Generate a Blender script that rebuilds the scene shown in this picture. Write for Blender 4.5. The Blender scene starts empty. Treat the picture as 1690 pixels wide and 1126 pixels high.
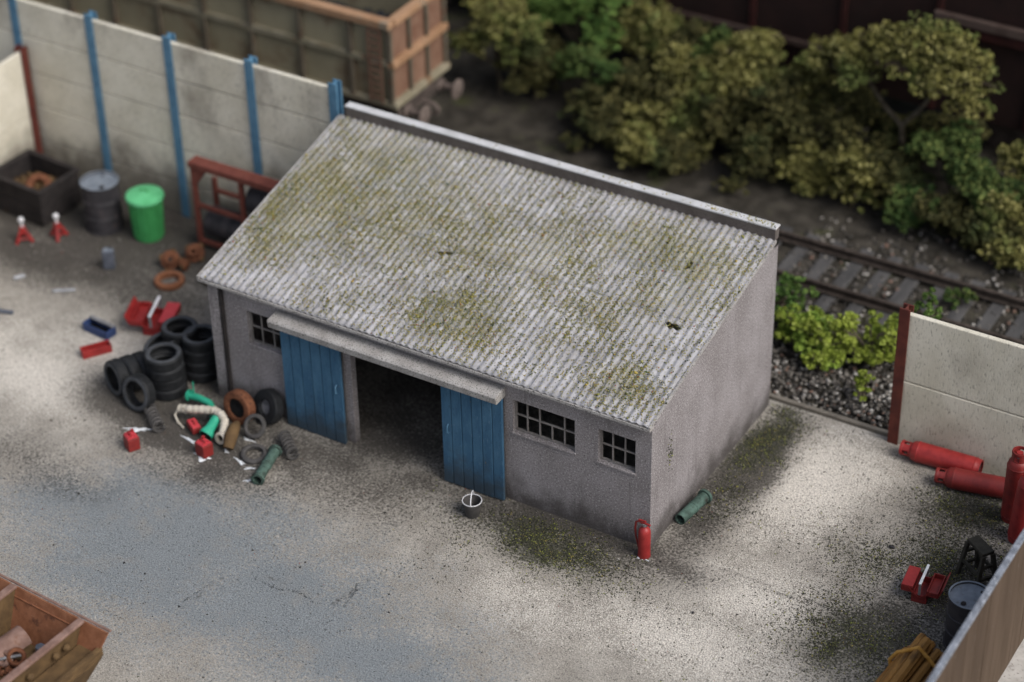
import bpy, math, random
import numpy as np
from mathutils import Matrix, Vector
random.seed(7); rng = np.random.default_rng(11)
scn = bpy.context.scene; COL = scn.collection
PI = math.pi; R = math.radians

# ------------------------------------------------------------------ camera, sky, sun, exposure
cd = bpy.data.cameras.new('camera'); cam = bpy.data.objects.new('camera', cd); COL.objects.link(cam)
cd.sensor_width = 36; cd.sensor_fit = 'HORIZONTAL'; cd.lens = 81.26; cd.clip_end = 500
cr = ((0.86012567, 0.50978761, -0.01733252), (-0.2807244, 0.50146884, 0.81836594), (-0.42588454, 0.6990319, -0.57443604))
cam.matrix_world = Matrix(((cr[0][0], cr[1][0], -cr[2][0], 11.89848663), (cr[0][1], cr[1][1], -cr[2][1], -23.29863823),
                           (cr[0][2], cr[1][2], -cr[2][2], 22.10052497), (0, 0, 0, 1)))
cd.dof.use_dof = True; cd.dof.focus_distance = 33.2; cd.dof.aperture_fstop = 0.21
scn.camera = cam
SUN_AZ, SUN_EL = R(97), R(46)
w = bpy.data.worlds.new('World'); scn.world = w; w.use_nodes = True
nt = w.node_tree; bg = nt.nodes['Background']
sky = nt.nodes.new('ShaderNodeTexSky'); sky.sky_type = 'NISHITA'; sky.sun_disc = False
sky.sun_elevation = SUN_EL; sky.sun_rotation = SUN_AZ; sky.air_density = 1.0; sky.dust_density = 4.0; sky.ozone_density = 1.0
grey = nt.nodes.new('ShaderNodeHueSaturation'); grey.inputs['Saturation'].default_value = 0.68   # overcast: a greyer sky
nt.links.new(sky.outputs[0], grey.inputs['Color']); nt.links.new(grey.outputs[0], bg.inputs[0]); bg.inputs[1].default_value = 0.125
sd = bpy.data.lights.new('sun', 'SUN'); sd.energy = 1.85; sd.angle = R(34); sd.color = (1.0, 0.985, 0.965)
so = bpy.data.objects.new('sun', sd); COL.objects.link(so)
S = Vector((math.sin(SUN_AZ) * math.cos(SUN_EL), math.cos(SUN_AZ) * math.cos(SUN_EL), math.sin(SUN_EL)))
so.rotation_euler = S.to_track_quat('Z', 'Y').to_euler(); so.location = (10, 10, 30)
scn.view_settings.view_transform = 'Standard'; scn.view_settings.look = 'None'
scn.view_settings.exposure = 0.24; scn.view_settings.gamma = 1.0

# ------------------------------------------------------------------ materials
def srgb(r, g, b):
    f = lambda c: (c / 255 / 12.92) if c <= 10 else ((c / 255 + 0.055) / 1.055) ** 2.4
    return (f(r), f(g), f(b), 1)
class N:
    def __init__(s, name):
        s.m = bpy.data.materials.new(name); s.m.use_nodes = True; s.t = s.m.node_tree
        s.b = s.t.nodes['Principled BSDF']; s.b.inputs['Specular IOR Level'].default_value = 0.25
    def n(s, typ, **kw):
        x = s.t.nodes.new(typ)
        for k, v in kw.items(): setattr(x, k, v)
        return x
    def l(s, a, b): s.t.links.new(a, b)
    def coord(s, pos=False, stretch=(1, 1, 1), rnd=True):
        if pos: c = s.n('ShaderNodeNewGeometry').outputs['Position']
        else:
            c = s.n('ShaderNodeTexCoord').outputs['Object']
            if rnd:
                oi = s.n('ShaderNodeObjectInfo'); ad = s.n('ShaderNodeVectorMath', operation='MULTIPLY_ADD')
                ad.inputs[0].default_value = (1, 1, 1); s.l(c, ad.inputs[2])
                cm = s.n('ShaderNodeCombineXYZ')
                for i, k in enumerate((17.0, 31.0, 53.0)):
                    ml = s.n('ShaderNodeMath', operation='MULTIPLY'); ml.inputs[1].default_value = k
                    s.l(oi.outputs['Random'], ml.inputs[0]); s.l(ml.outputs[0], cm.inputs[i])
                s.l(cm.outputs[0], ad.inputs[0]); ad.inputs[1].default_value = (1, 1, 1); c = ad.outputs[0]
        mp = s.n('ShaderNodeMapping'); mp.inputs['Scale'].default_value = stretch; s.l(c, mp.inputs[0]); return mp.outputs[0]
    def noise(s, c, scale, detail=3, rough=.6):
        x = s.n('ShaderNodeTexNoise'); x.inputs['Scale'].default_value = scale; x.inputs['Detail'].default_value = detail
        x.inputs['Roughness'].default_value = rough; s.l(c, x.inputs['Vector']); return x.outputs['Fac']
    def ramp(s, f, a, b):
        x = s.n('ShaderNodeMapRange'); x.clamp = True; x.interpolation_type = 'SMOOTHSTEP'
        x.inputs['From Min'].default_value = a; x.inputs['From Max'].default_value = b; s.l(f, x.inputs['Value']); return x.outputs[0]
    def mix(s, f, a, b):
        x = s.n('ShaderNodeMix', data_type='RGBA')
        for v, i in ((a, 6), (b, 7)):
            if isinstance(v, tuple): x.inputs[i].default_value = v
            else: s.l(v, x.inputs[i])
        if isinstance(f, (int, float)): x.inputs[0].default_value = f
        else: s.l(f, x.inputs[0])
        return x.outputs[2]
    def mul(s, a, b, op='MULTIPLY'):
        x = s.n('ShaderNodeMath', operation=op)
        for v, i in ((a, 0), (b, 1)):
            if isinstance(v, (int, float)): x.inputs[i].default_value = v
            else: s.l(v, x.inputs[i])
        return x.outputs[0]
    def fin(s, col, rough=.8, bump=None, strength=.3, dist=.01, metal=0, spec=None):
        if isinstance(col, tuple): s.b.inputs['Base Color'].default_value = col
        else: s.l(col, s.b.inputs['Base Color'])
        s.b.inputs['Roughness'].default_value = rough; s.b.inputs['Metallic'].default_value = metal
        if spec is not None: s.b.inputs['Specular IOR Level'].default_value = spec
        if bump is not None:
            x = s.n('ShaderNodeBump'); x.inputs['Strength'].default_value = strength; x.inputs['Distance'].default_value = dist
            s.l(bump, x.inputs['Height']); s.l(x.outputs[0], s.b.inputs['Normal'])
        return s.m
def pm(name, c1, c2, sc=6, lo=.35, hi=.65, rough=.75, stain=None, speck=None, bump=.3, bsc=70, dist=.008, stretch=(1, 1, 1), metal=0, spec=.25, pos=False):
    """worn paint / metal / stone: two-tone noise, optional stain (colour, scale, lo, hi), optional fine specks (colour, scale, lo, hi)"""
    s = N(name); c = s.coord(pos, stretch); col = s.mix(s.ramp(s.noise(c, sc, 5), lo, hi), c1, c2)
    if stain: col = s.mix(s.ramp(s.noise(c, stain[1], 6, .65), stain[2], stain[3]), col, stain[0])
    fine = s.noise(c, bsc, 3, .7)
    if speck: col = s.mix(s.ramp(s.noise(c, speck[1], 2, .6), speck[2], speck[3]), col, speck[0])
    return s.fin(col, rough, fine, bump, dist, metal, spec)
def g(v, t=(1, 1, 1)): return (v * t[0], v * t[1], v * t[2], 1)

M = {}
def render_mat():
    s = N('weathered_grey_render'); c = s.coord(True); col = s.mix(s.ramp(s.noise(c, 1.3, 4), .25, .75), (.2, .183, .183, 1), (.285, .265, .27, 1))
    fine = s.noise(c, 36, 3, .75); col = s.mix(s.ramp(fine, .46, .3), col, (.045, .04, .038, 1)); col = s.mix(s.ramp(fine, .53, .7), col, (.5, .475, .475, 1))
    sx = s.n('ShaderNodeSeparateXYZ'); s.l(s.n('ShaderNodeNewGeometry').outputs['Position'], sx.inputs[0])
    h = s.mul(sx.outputs['Z'], s.mul(s.noise(c, 2.4, 5, .65), -1.1), 'ADD')   # mud splashed up the foot of the wall, ragged
    col = s.mix(s.mul(s.ramp(h, .05, -.6), .8), col, (.045, .039, .034, 1))
    streak = s.noise(s.coord(True, (5, 5, .5)), 1.6, 4); col = s.mix(s.mul(s.ramp(streak, .56, .74), .35), col, (.08, .07, .066, 1))
    return s.fin(col, .9, fine, .6, .014, spec=.15)
M['render'] = render_mat()
M['trim'] = pm('pale_concrete_trim', (.30, .285, .27, 1), (.42, .405, .39, 1), 3, .3, .7, .85, ((.14, .13, .12, 1), 7, .6, .74), ((.09, .085, .08, 1), 50, .54, .66), .6, 55, .012, pos=True)
M['coping'] = pm('pale_coping_stone', (.42, .42, .42, 1), (.56, .56, .57, 1), 3, .3, .7, .8, ((.28, .27, .22, 1), 6, .58, .72), ((.16, .15, .1, 1), 60, .64, .74), .4, 60, .01, pos=True)
M['upstand'] = pm('dark_stained_upstand', (.10, .085, .078, 1), (.14, .122, .113, 1), 3, .3, .7, .9, None, ((.05, .045, .04, 1), 70, .58, .68), .4, 60, .01, pos=True)
M['bar'] = pm('grey_window_bar', (.16, .145, .135, 1), (.24, .225, .215, 1), 9, .3, .7, .85, None, ((.06, .055, .05, 1), 90, .6, .7), .4, 80, .006)
def door_mat():
    s = N('faded_blue_plank_paint'); c = s.coord(False, (1, 1, .3)); col = s.mix(s.ramp(s.noise(c, 6, 5), .3, .7), (.032, .092, .165, 1), (.055, .135, .22, 1))
    fine = s.noise(c, 40, 3, .7); col = s.mix(s.mul(s.ramp(fine, .58, .72), .5), col, (.12, .2, .28, 1)); col = s.mix(s.mul(s.ramp(fine, .42, .28), .6), col, (.02, .04, .06, 1))
    w = s.coord(True); sx = s.n('ShaderNodeSeparateXYZ'); s.l(s.n('ShaderNodeNewGeometry').outputs['Position'], sx.inputs[0])
    h = s.mul(sx.outputs['Z'], s.mul(s.noise(w, 3.2, 5, .7), -1.3), 'ADD'); col = s.mix(s.mul(s.ramp(h, .1, -.6), .75), col, (.035, .04, .042, 1))
    ch = s.ramp(s.noise(s.coord(True, (1, 1, .5)), 17, 4, .6), .68, .73); col = s.mix(s.mul(ch, .7), col, (.13, .125, .115, 1)); return s.fin(col, .8, fine, .35, .008)
M['door'] = door_mat()
M['door_edge'] = pm('dark_door_edge', (.03, .035, .04, 1), (.06, .06, .06, 1), 8)
def fence_mat(name='cast_concrete_fence', foot_dark=.75, smear=.52, grain=.75):
    s = N(name); c = s.coord(True); gr = s.noise(s.coord(True, (1, 1, .3)), 42, 3, .65); col = s.mix(s.ramp(s.noise(c, 1.6, 5), .3, .7), (.55, .515, .42, 1), (.65, .615, .52, 1))
    col = s.mix(s.mul(s.ramp(gr, .46, .28), grain), col, (.15, .14, .12, 1)); col = s.mix(s.mul(s.ramp(gr, .58, .76), .4), col, (.66, .64, .56, 1))
    sm = s.ramp(s.noise(s.coord(True, (1, 1, .6)), .8, 5, .6), .54, .7); col = s.mix(s.mul(sm, smear), col, (.16, .135, .11, 1))
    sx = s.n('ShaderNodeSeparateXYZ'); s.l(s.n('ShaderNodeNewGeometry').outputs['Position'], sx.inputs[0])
    h = s.mul(sx.outputs['Z'], s.mul(s.noise(c, 1.3, 5, .65), -3.0), 'ADD'); col = s.mix(s.mul(s.ramp(h, -.2, -1.3), foot_dark), col, (.12, .105, .085, 1))  # colour darkens raggedly towards the foot of the panels
    return s.fin(col, .9, gr, .55, .014, spec=.15)
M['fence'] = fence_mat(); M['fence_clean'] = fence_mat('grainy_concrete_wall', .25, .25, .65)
M['blue_post'] = pm('blue_post_paint', (.065, .155, .245, 1), (.10, .215, .32, 1), 5, .3, .7, .6, ((.03, .06, .09, 1), 3, .58, .75), None, .2, 50)
M['rust_post'] = pm('maroon_oxide_paint', (.07, .018, .014, 1), (.12, .032, .022, 1), 5, .3, .7, .7, ((.16, .05, .025, 1), 6, .62, .75), None, .25, 60)
M['plank'] = pm('weathered_brown_board', (.066, .044, .029, 1), (.098, .068, .047, 1), 4, .3, .7, .85, ((.05, .036, .027, 1), 2.5, .58, .75), ((.2, .18, .16, 1), 40, .7, .78), .4, 40, .01, stretch=(1, 1, .12))
M['sky_edge'] = pm('sky_lit_board_top', (.13, .145, .17, 1), (.24, .26, .3, 1), 7, .3, .7, .6, ((.09, .095, .11, 1), 6, .5, .7), ((.5, .52, .56, 1), 35, .62, .7), .3, 50)  # blue-grey and bright specks stand for sky light on the board tops
M['wagon_olive'] = pm('olive_wagon_paint', (.24, .212, .138, 1), (.3, .265, .175, 1), 1.6, .3, .7, .8, ((.17, .115, .07, 1), 1.3, .48, .68), None, .25, 40, pos=True)
M['wagon_rail'] = pm('olive_rib_paint', (.2, .18, .12, 1), (.28, .25, .18, 1), 3, .3, .7, .75, ((.17, .10, .055, 1), 2.2, .52, .7), None, .25, 40, pos=True)
M['wagon_rib'] = pm('shade_darkened_rib_paint', (.085, .07, .05, 1), (.13, .11, .08, 1), 3, .3, .7, .8, ((.12, .07, .045, 1), 2.2, .52, .7), None, .25, 40, pos=True)  # ribs coloured darker than the panels to stand for their shade
M['wagon_rust'] = pm('orange_rusted_wagon_end', (.15, .08, .052, 1), (.21, .125, .085, 1), 2.5, .3, .7, .85, ((.12, .05, .03, 1), 2, .55, .75), None, .3, 45, pos=True)
M['wagon_lip'] = pm('orange_brown_top_rail', (.27, .155, .085, 1), (.36, .22, .13, 1), 2.5, .3, .7, .8, ((.22, .18, .13, 1), 2, .52, .7), None, .3, 45, pos=True)
M['under'] = pm('brake_dust_underframe', (.045, .036, .032, 1), (.09, .072, .062, 1), 6)
M['buffer'] = pm('dusty_buffer_steel', (.10, .078, .068, 1), (.16, .128, .112, 1), 7)
M['coal'] = pm('dark_coal', (.012, .013, .016, 1), (.03, .032, .036, 1), 9, rough=.6)
M['redwagon'] = pm('deep_maroon_wagon_paint', (.015, .008, .007, 1), (.025, .012, .010, 1), 1.5, .3, .7, .65, ((.02, .012, .010, 1), 1.2, .5, .7), None, .2, 30, pos=True)
M['redrib'] = pm('maroon_wagon_rib', (.024, .008, .007, 1), (.042, .013, .011, 1), 3, .3, .7, .6, None, None, .2, 30, pos=True)
M['ledge'] = pm('dusty_brown_ledge', (.055, .035, .028, 1), (.085, .06, .05, 1), 3, .3, .7, .8, None, None, .2, 30, pos=True)
M['rubber'] = pm('dusty_black_rubber', (.010, .011, .012, 1), (.02, .021, .023, 1), 7, .3, .7, .62, ((.03, .031, .033, 1), 4, .6, .8), None, .3, 60, .006, spec=.4)
M['rubber_grey'] = pm('grey_dusted_rubber', (.05, .048, .046, 1), (.085, .08, .078, 1), 7, .3, .7, .75)
M['rust'] = pm('orange_rust', (.10, .038, .02, 1), (.2, .082, .042, 1), 9, .3, .7, .9, ((.08, .035, .022, 1), 7, .55, .7), None, .5, 60)
M['rust_red'] = pm('reddish_brown_rust', (.19, .075, .036, 1), (.27, .115, .06, 1), 7, .3, .7, .85, ((.07, .03, .02, 1), 4, .55, .72), ((.34, .2, .13, 1), 50, .66, .74), .4, 55)
M['rust_dark'] = pm('umber_rusted_steel', (.075, .046, .022, 1), (.13, .08, .036, 1), 5, .3, .7, .85, ((.17, .105, .04, 1), 3, .6, .78), None, .4, 55)
M['rust_lip'] = pm('pinkish_brown_worn_rim', (.16, .095, .075, 1), (.25, .16, .13, 1), 6, .3, .7, .8, ((.16, .08, .05, 1), 5, .55, .72), None, .3, 55)
M['red'] = pm('red_enamel', (.23, .018, .018, 1), (.33, .03, .028, 1), 6, .3, .7, .45, ((.2, .014, .013, 1), 5, .58, .78), ((.04, .01, .01, 1), 60, .68, .76), .15, 40, spec=.4)
M['red_dark'] = pm('grimy_red_enamel', (.14, .015, .014, 1), (.24, .024, .021, 1), 4, .3, .7, .5, ((.09, .012, .012, 1), 4, .52, .75), ((.03, .01, .01, 1), 60, .66, .75), .2, 40, spec=.4)
M['red_pink'] = pm('bright_red_plastic', (.43, .035, .045, 1), (.52, .055, .065, 1), 6, .3, .7, .5, None, None, .1, 40, spec=.35)
M['white_metal'] = pm('chipped_white_metal', (.62, .62, .64, 1), (.78, .78, .8, 1), 8, .3, .7, .4, ((.35, .34, .34, 1), 9, .6, .72), None, .15, 60)
M['rod_grey'] = pm('pale_grey_rod_paint', (.28, .29, .31, 1), (.38, .39, .41, 1), 8, .3, .7, .5, ((.16, .16, .16, 1), 9, .55, .7))
M['grey_metal'] = pm('dull_grey_metal', (.2, .2, .21, 1), (.33, .33, .34, 1), 9, .3, .7, .45, ((.1, .09, .08, 1), 7, .55, .72), None, .25, 60, metal=.4)
M['dark'] = pm('grimy_near_black_steel', (.016, .014, .014, 1), (.032, .027, .026, 1), 6, .3, .7, .75, None, None, .3, 50)
M['stool'] = pm('dark_stained_timber', (.03, .028, .022, 1), (.055, .05, .04, 1), 7, .3, .7, .85, None, None, .4, 50)
M['drum_side'] = pm('charcoal_drum_paint', (.025, .024, .027, 1), (.05, .046, .05, 1), 5, .3, .7, .6, ((.07, .05, .045, 1), 5, .58, .75), None, .2, 40)
M['drum_lid'] = pm('blue_grey_drum_lid', (.13, .155, .19, 1), (.21, .24, .28, 1), 6, .3, .7, .45, ((.09, .095, .1, 1), 8, .56, .7), None, .2, 40, spec=.5)
M['green'] = pm('bright_green_bin_paint', (.045, .26, .075, 1), (.065, .34, .11, 1), 5, .3, .7, .5, ((.02, .13, .04, 1), 4, .56, .75), None, .1, 40)
M['green_lid'] = pm('pale_green_lid', (.09, .4, .17, 1), (.13, .5, .23, 1), 5, .3, .7, .45)
M['teal'] = pm('bright_teal_pipe_paint', (.02, .28, .17, 1), (.04, .38, .24, 1), 6, .3, .7, .5, ((.02, .1, .07, 1), 5, .62, .75))
M['verdigris'] = pm('worn_verdigris_pipe', (.035, .06, .048, 1), (.085, .145, .12, 1), 7, .3, .7, .7, ((.028, .03, .025, 1), 5, .48, .66), ((.02, .025, .02, 1), 40, .62, .72), .3, 50)
M['hose'] = pm('dirty_cream_hose', (.42, .38, .31, 1), (.56, .52, .45, 1), 8, .3, .7, .7, ((.22, .19, .15, 1), 6, .56, .72))
M['blue_box'] = pm('navy_tray_paint', (.025, .045, .12, 1), (.04, .07, .18, 1), 6, .3, .7, .5)
M['slate'] = pm('slate_blue_can_paint', (.07, .08, .1, 1), (.12, .13, .16, 1), 6, .3, .7, .5)
M['paint_white'] = pm('spilt_white_paint', (.62, .65, .68, 1), (.78, .8, .82, 1), 14, .3, .7, .4)
M['timber'] = pm('orange_brown_timber', (.22, .1, .025, 1), (.42, .22, .06, 1), 5, .3, .7, .75, ((.1, .05, .018, 1), 5, .52, .7), None, .5, 40, stretch=(1, .2, 1))
M['rope'] = pm('orange_rope', (.5, .24, .04, 1), (.66, .36, .09, 1), 9, .3, .7, .8)
M['hollow'] = pm('hollow_shade', (.006, .006, .006, 1), (.012, .012, .012, 1), 6)  # near-black colour stands for the shade inside pipes, trays and rims
M['sleeper'] = pm('grey_weathered_sleeper', (.045, .044, .044, 1), (.085, .082, .08, 1), 5, .3, .7, .9, None, None, .4, 40, stretch=(1, .2, 1))
M['rail'] = pm('dark_rusty_rail', (.035, .027, .022, 1), (.07, .055, .046, 1), 6, .3, .7, .7)
M['kerb'] = pm('grey_brown_kerb', (.13, .115, .095, 1), (.2, .18, .15, 1), 4, .3, .7, .9, ((.06, .055, .045, 1), 4, .55, .72), ((.05, .045, .04, 1), 60, .6, .7), .4, 50, pos=True)
M['baseconc'] = pm('gritty_baseboard_edge', (.34, .32, .29, 1), (.46, .44, .41, 1), 5, .3, .7, .9, ((.22, .2, .18, 1), 8, .55, .7), ((.12, .1, .09, 1), 30, .62, .72), .5, 40, pos=True)
M['cream'] = pm('cream_board_paint', (.68, .6, .38, 1), (.74, .66, .43, 1), 3, .3, .7, .6, pos=True)
M['floor'] = pm('grey_hall_floor', (.1, .1, .1, 1), (.15, .148, .145, 1), .5, pos=True)
M['trunk'] = pm('pale_twig_bark', (.06, .048, .032, 1), (.12, .1, .07, 1), 9)
def rnd_mat(name, cols, rough=.9):
    """colour picked per loose piece (stone, fleck or leaf)"""
    s = N(name); gi = s.n('ShaderNodeNewGeometry'); cr_ = s.n('ShaderNodeValToRGB'); e = cr_.color_ramp; e.interpolation = 'CONSTANT'
    for i, (p, c) in enumerate(cols):
        if i < 2: el = e.elements[i]; el.position = p
        else: el = e.elements.new(p)
        el.color = (*c, 1)
    s.l(gi.outputs['Random Per Island'], cr_.inputs[0]); return s.fin(cr_.outputs[0], rough, spec=.15)
M['roof_moss'] = rnd_mat('moss_and_lichen', [(0, (.36, .28, .07)), (.26, (.29, .28, .10)), (.58, (.16, .175, .07)), (.70, (.04, .045, .025)), (.76, (.26, .26, .07)), (.84, (.4, .39, .36)), (.93, (.05, .09, .04)), (.985, (.3, .07, .03))])
M['litter'] = rnd_mat('yard_grit', [(0, (.03, .029, .027)), (.35, (.055, .052, .048)), (.6, (.10, .095, .085)), (.75, (.42, .40, .36)), (.95, (.05, .06, .025)), (.99, (.28, .06, .04))])
M['moss'] = rnd_mat('ground_moss', [(0, (.04, .04, .03)), (.35, (.07, .074, .042)), (.66, (.11, .115, .055)), (.8, (.03, .028, .024)), (.9, (.27, .3, .06)), (.97, (.36, .3, .08))])
M['stones'] = rnd_mat('ballast_stone', [(0, (.07, .065, .058)), (.25, (.12, .108, .095)), (.5, (.19, .175, .155)), (.7, (.045, .042, .038)), (.84, (.42, .4, .37)), (.95, (.2, .13, .1))])
def leaf_mat(name, a, b, c):
    s = N(name); gi = s.n('ShaderNodeNewGeometry'); r_ = gi.outputs['Random Per Island']
    co = s.coord(True); col = s.mix(s.ramp(s.noise(co, 2.2, 4), .36, .64), (*a, 1), (*b, 1)); col = s.mix(s.ramp(r_, .6, 1.0), col, (*c, 1)); col = s.mix(s.mul(s.ramp(s.noise(s.coord(True, (1, 1, 1)), 1.1, 2), .5, .68), .6), col, (b[0] * .5, b[1] * .85, b[2] * .9, 1))
    return s.fin(col, .9, spec=.1)
M['leaf_olive'] = leaf_mat('olive_foliage', (.075, .074, .022), (.17, .16, .048), (.38, .355, .14))
M['leaf_green'] = leaf_mat('mid_green_foliage', (.04, .072, .024), (.085, .12, .036), (.17, .2, .06))
M['leaf_dark'] = leaf_mat('dull_shade_dark_foliage', (.04, .042, .018), (.075, .072, .028), (.15, .135, .05))  # dull olive, darkened further for the shaded depth of the thicket
M['leaf_lime'] = leaf_mat('lime_foliage', (.19, .25, .035), (.28, .34, .055), (.42, .48, .12))
M['leaf_bright'] = leaf_mat('fresh_green_foliage', (.065, .12, .032), (.105, .17, .042), (.17, .25, .065))

# ------------------------------------------------------------------ mesh helpers
class MB:
    def __init__(s): s.v = []; s.f = []
    def add(s, vs, fs, mat=None):
        o = len(s.v)
        for p in vs:
            p = Vector(p)
            s.v.append(tuple(mat @ p if mat else p))
        s.f += [tuple(i + o for i in f) for f in fs]; return s
    def box(s, x0, x1, y0, y1, z0, z1, mat=None):
        return s.add([(x0, y0, z0), (x1, y0, z0), (x1, y1, z0), (x0, y1, z0), (x0, y0, z1), (x1, y0, z1), (x1, y1, z1), (x0, y1, z1)],
                     [(0, 3, 2, 1), (4, 5, 6, 7), (0, 1, 5, 4), (1, 2, 6, 5), (2, 3, 7, 6), (3, 0, 4, 7)], mat)
    def prism(s, poly, a, b, axis='x', mat=None):
        n = len(poly); mk = {'x': lambda p, t: (t, p[0], p[1]), 'y': lambda p, t: (p[0], t, p[1]), 'z': lambda p, t: (p[0], p[1], t)}[axis]
        return s.add([mk(p, a) for p in poly] + [mk(p, b) for p in poly],
                     [tuple(range(n))[::-1], tuple(range(n, 2 * n))] + [(i, (i + 1) % n, n + (i + 1) % n, n + i) for i in range(n)], mat)
    def lathe(s, prof, seg=24, mat=None, closed=False, cap0=False, cap1=False):
        vs = []; fs = []; n = len(prof)
        for k in range(seg):
            a = 2 * PI * k / seg
            for r, z in prof: vs.append((r * math.cos(a), r * math.sin(a), z))
        for k in range(seg):
            k2 = (k + 1) % seg
            for i in range(n if closed else n - 1):
                j = (i + 1) % n; fs.append((k * n + i, k2 * n + i, k2 * n + j, k * n + j))
        if cap0: fs.append(tuple(k * n for k in range(seg))[::-1])
        if cap1: fs.append(tuple(k * n + n - 1 for k in range(seg)))
        return s.add(vs, fs, mat)
    def tube(s, pts, r, seg=8, cap=True, mat=None):
        pts = [Vector(p) for p in pts]; vs = []; fs = []; n = len(pts); up = None
        for i, p in enumerate(pts):
            t = (pts[min(i + 1, n - 1)] - pts[max(i - 1, 0)]).normalized()
            if up is None: up = t.orthogonal().normalized()
            up = (up - t * up.dot(t)).normalized(); sd_ = t.cross(up); rr = r[i] if isinstance(r, (list, tuple)) else r
            for k in range(seg):
                a = 2 * PI * k / seg; vs.append(p + (up * math.cos(a) + sd_ * math.sin(a)) * rr)
        for i in range(n - 1):
            for k in range(seg): fs.append((i * seg + k, i * seg + (k + 1) % seg, (i + 1) * seg + (k + 1) % seg, (i + 1) * seg + k))
        if cap: fs += [tuple(range(seg))[::-1], tuple(range((n - 1) * seg, n * seg))]
        return s.add(vs, fs, mat)
    def build(s, name, m, parent=None, smooth=False, bevel=0, loc=None, sharp=40):
        me = bpy.data.meshes.new(name); me.from_pydata([tuple(p) for p in s.v], [], s.f); me.materials.append(M[m] if isinstance(m, str) else m)
        if smooth:
            me.shade_smooth(); me.set_sharp_from_angle(angle=R(sharp))
        me.update(); o = bpy.data.objects.new(name, me); COL.objects.link(o)
        if parent: o.parent = parent
        if loc: o.location = loc
        if bevel:
            b = o.modifiers.new('bevel', 'BEVEL'); b.width = bevel; b.segments = 2; b.limit_method = 'ANGLE'; b.angle_limit = R(40)
        return o
def tag(o, label=None, cat=None, group=None, kind=None):
    for k, v in (('label', label), ('category', cat), ('group', group), ('kind', kind)):
        if v: o[k] = v
    return o
def thing(name, label, cat, loc=(0, 0, 0), rz=0, group=None, rot=None):
    o = bpy.data.objects.new(name, None); COL.objects.link(o); o.location = loc; o.rotation_euler = rot if rot else (0, 0, rz); o.empty_display_size = .2
    return tag(o, label, cat, group)
def dup(root, loc, rz=0, label=None, rot=None, scale=None):
    r = root.copy(); COL.objects.link(r); r.location = loc; r.rotation_euler = rot if rot else (0, 0, rz)
    if scale: r.scale = scale
    if label: r['label'] = label
    for ch in list(root.children):
        c = ch.copy(); COL.objects.link(c); c.parent = r
        for gch in list(ch.children):
            d = gch.copy(); COL.objects.link(d); d.parent = c
    return r
def twin(o, loc, parent=None):
    c = o.copy(); COL.objects.link(c); c.location = loc
    if parent: c.parent = parent
    return c
def structure(o): o['kind'] = 'structure'; return o
def rawmesh(name, V, F, m, parent=None, k=4):
    """big numpy mesh: V (n,3), F (m,k)"""
    me = bpy.data.meshes.new(name); me.vertices.add(len(V)); me.vertices.foreach_set('co', np.ascontiguousarray(V, 'f4').ravel())
    me.loops.add(F.size); me.loops.foreach_set('vertex_index', np.ascontiguousarray(F, 'i4').ravel())
    me.polygons.add(len(F)); me.polygons.foreach_set('loop_start', np.arange(0, F.size, k, dtype='i4'))
    try: me.polygons.foreach_set('loop_total', np.full(len(F), k, 'i4'))
    except Exception: pass
    me.materials.append(M[m] if isinstance(m, str) else m); me.update(calc_edges=True); me.validate()
    o = bpy.data.objects.new(name, me); COL.objects.link(o)
    if parent: o.parent = parent
    return o
def rotx(a): return Matrix.Rotation(a, 4, 'X')
def roty(a): return Matrix.Rotation(a, 4, 'Y')
def rotz(a): return Matrix.Rotation(a, 4, 'Z')
def T(x, y, z): return Matrix.Translation((x, y, z))
def rand_rot(n):
    q = rng.normal(size=(n, 4)); q /= np.linalg.norm(q, axis=1)[:, None]; a, b, c, d = q.T
    return np.stack([np.stack([1 - 2 * (c * c + d * d), 2 * (b * c - a * d), 2 * (b * d + a * c)], 1), np.stack([2 * (b * c + a * d), 1 - 2 * (b * b + d * d), 2 * (c * d - a * b)], 1),
                     np.stack([2 * (b * d - a * c), 2 * (c * d + a * b), 1 - 2 * (b * b + c * c)], 1)], 1)
OCT = np.array([(1, 0, 0), (-1, 0, 0), (0, 1, 0), (0, -1, 0), (0, 0, 1), (0, 0, -1)], float)
OCF = np.array([(0, 2, 4), (2, 1, 4), (1, 3, 4), (3, 0, 4), (2, 0, 5), (1, 2, 5), (3, 1, 5), (0, 3, 5)])
TET = np.array([(1, 1, 1), (-1, -1, 1), (-1, 1, -1), (1, -1, -1)], float) * .6
TEF = np.array([(0, 1, 2), (0, 2, 3), (0, 3, 1), (1, 3, 2)])
def chips(name, P, size, m, parent=None, octa=False, flat=1.0):
    n = len(P); B, F = (OCT, OCF) if octa else (TET, TEF); k = len(B)
    Bn = B[None] * (1 + rng.uniform(-.4, .4, (n, k, 1))); V = np.einsum('nij,nkj->nki', rand_rot(n), Bn) * np.asarray(size).reshape(-1, 1, 1)
    V[:, :, 2] *= flat; V += P[:, None, :]
    return rawmesh(name, V.reshape(-1, 3), (F[None] + (np.arange(n) * k)[:, None, None]).reshape(-1, 3), m, parent, 3)
def vnoise(x, y, sc, seed):
    """smooth value noise in numpy"""
    r_ = np.random.default_rng(seed).random((64, 64)); u, v = x * sc, y * sc; iu, iv = np.floor(u).astype(int), np.floor(v).astype(int); fu, fv = u - iu, v - iv
    fu = fu * fu * (3 - 2 * fu); fv = fv * fv * (3 - 2 * fv); q = lambda i, j: r_[i % 64, j % 64]
    return (q(iu, iv) * (1 - fu) + q(iu + 1, iv) * fu) * (1 - fv) + (q(iu, iv + 1) * (1 - fu) + q(iu + 1, iv + 1) * fu) * fv
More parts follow.
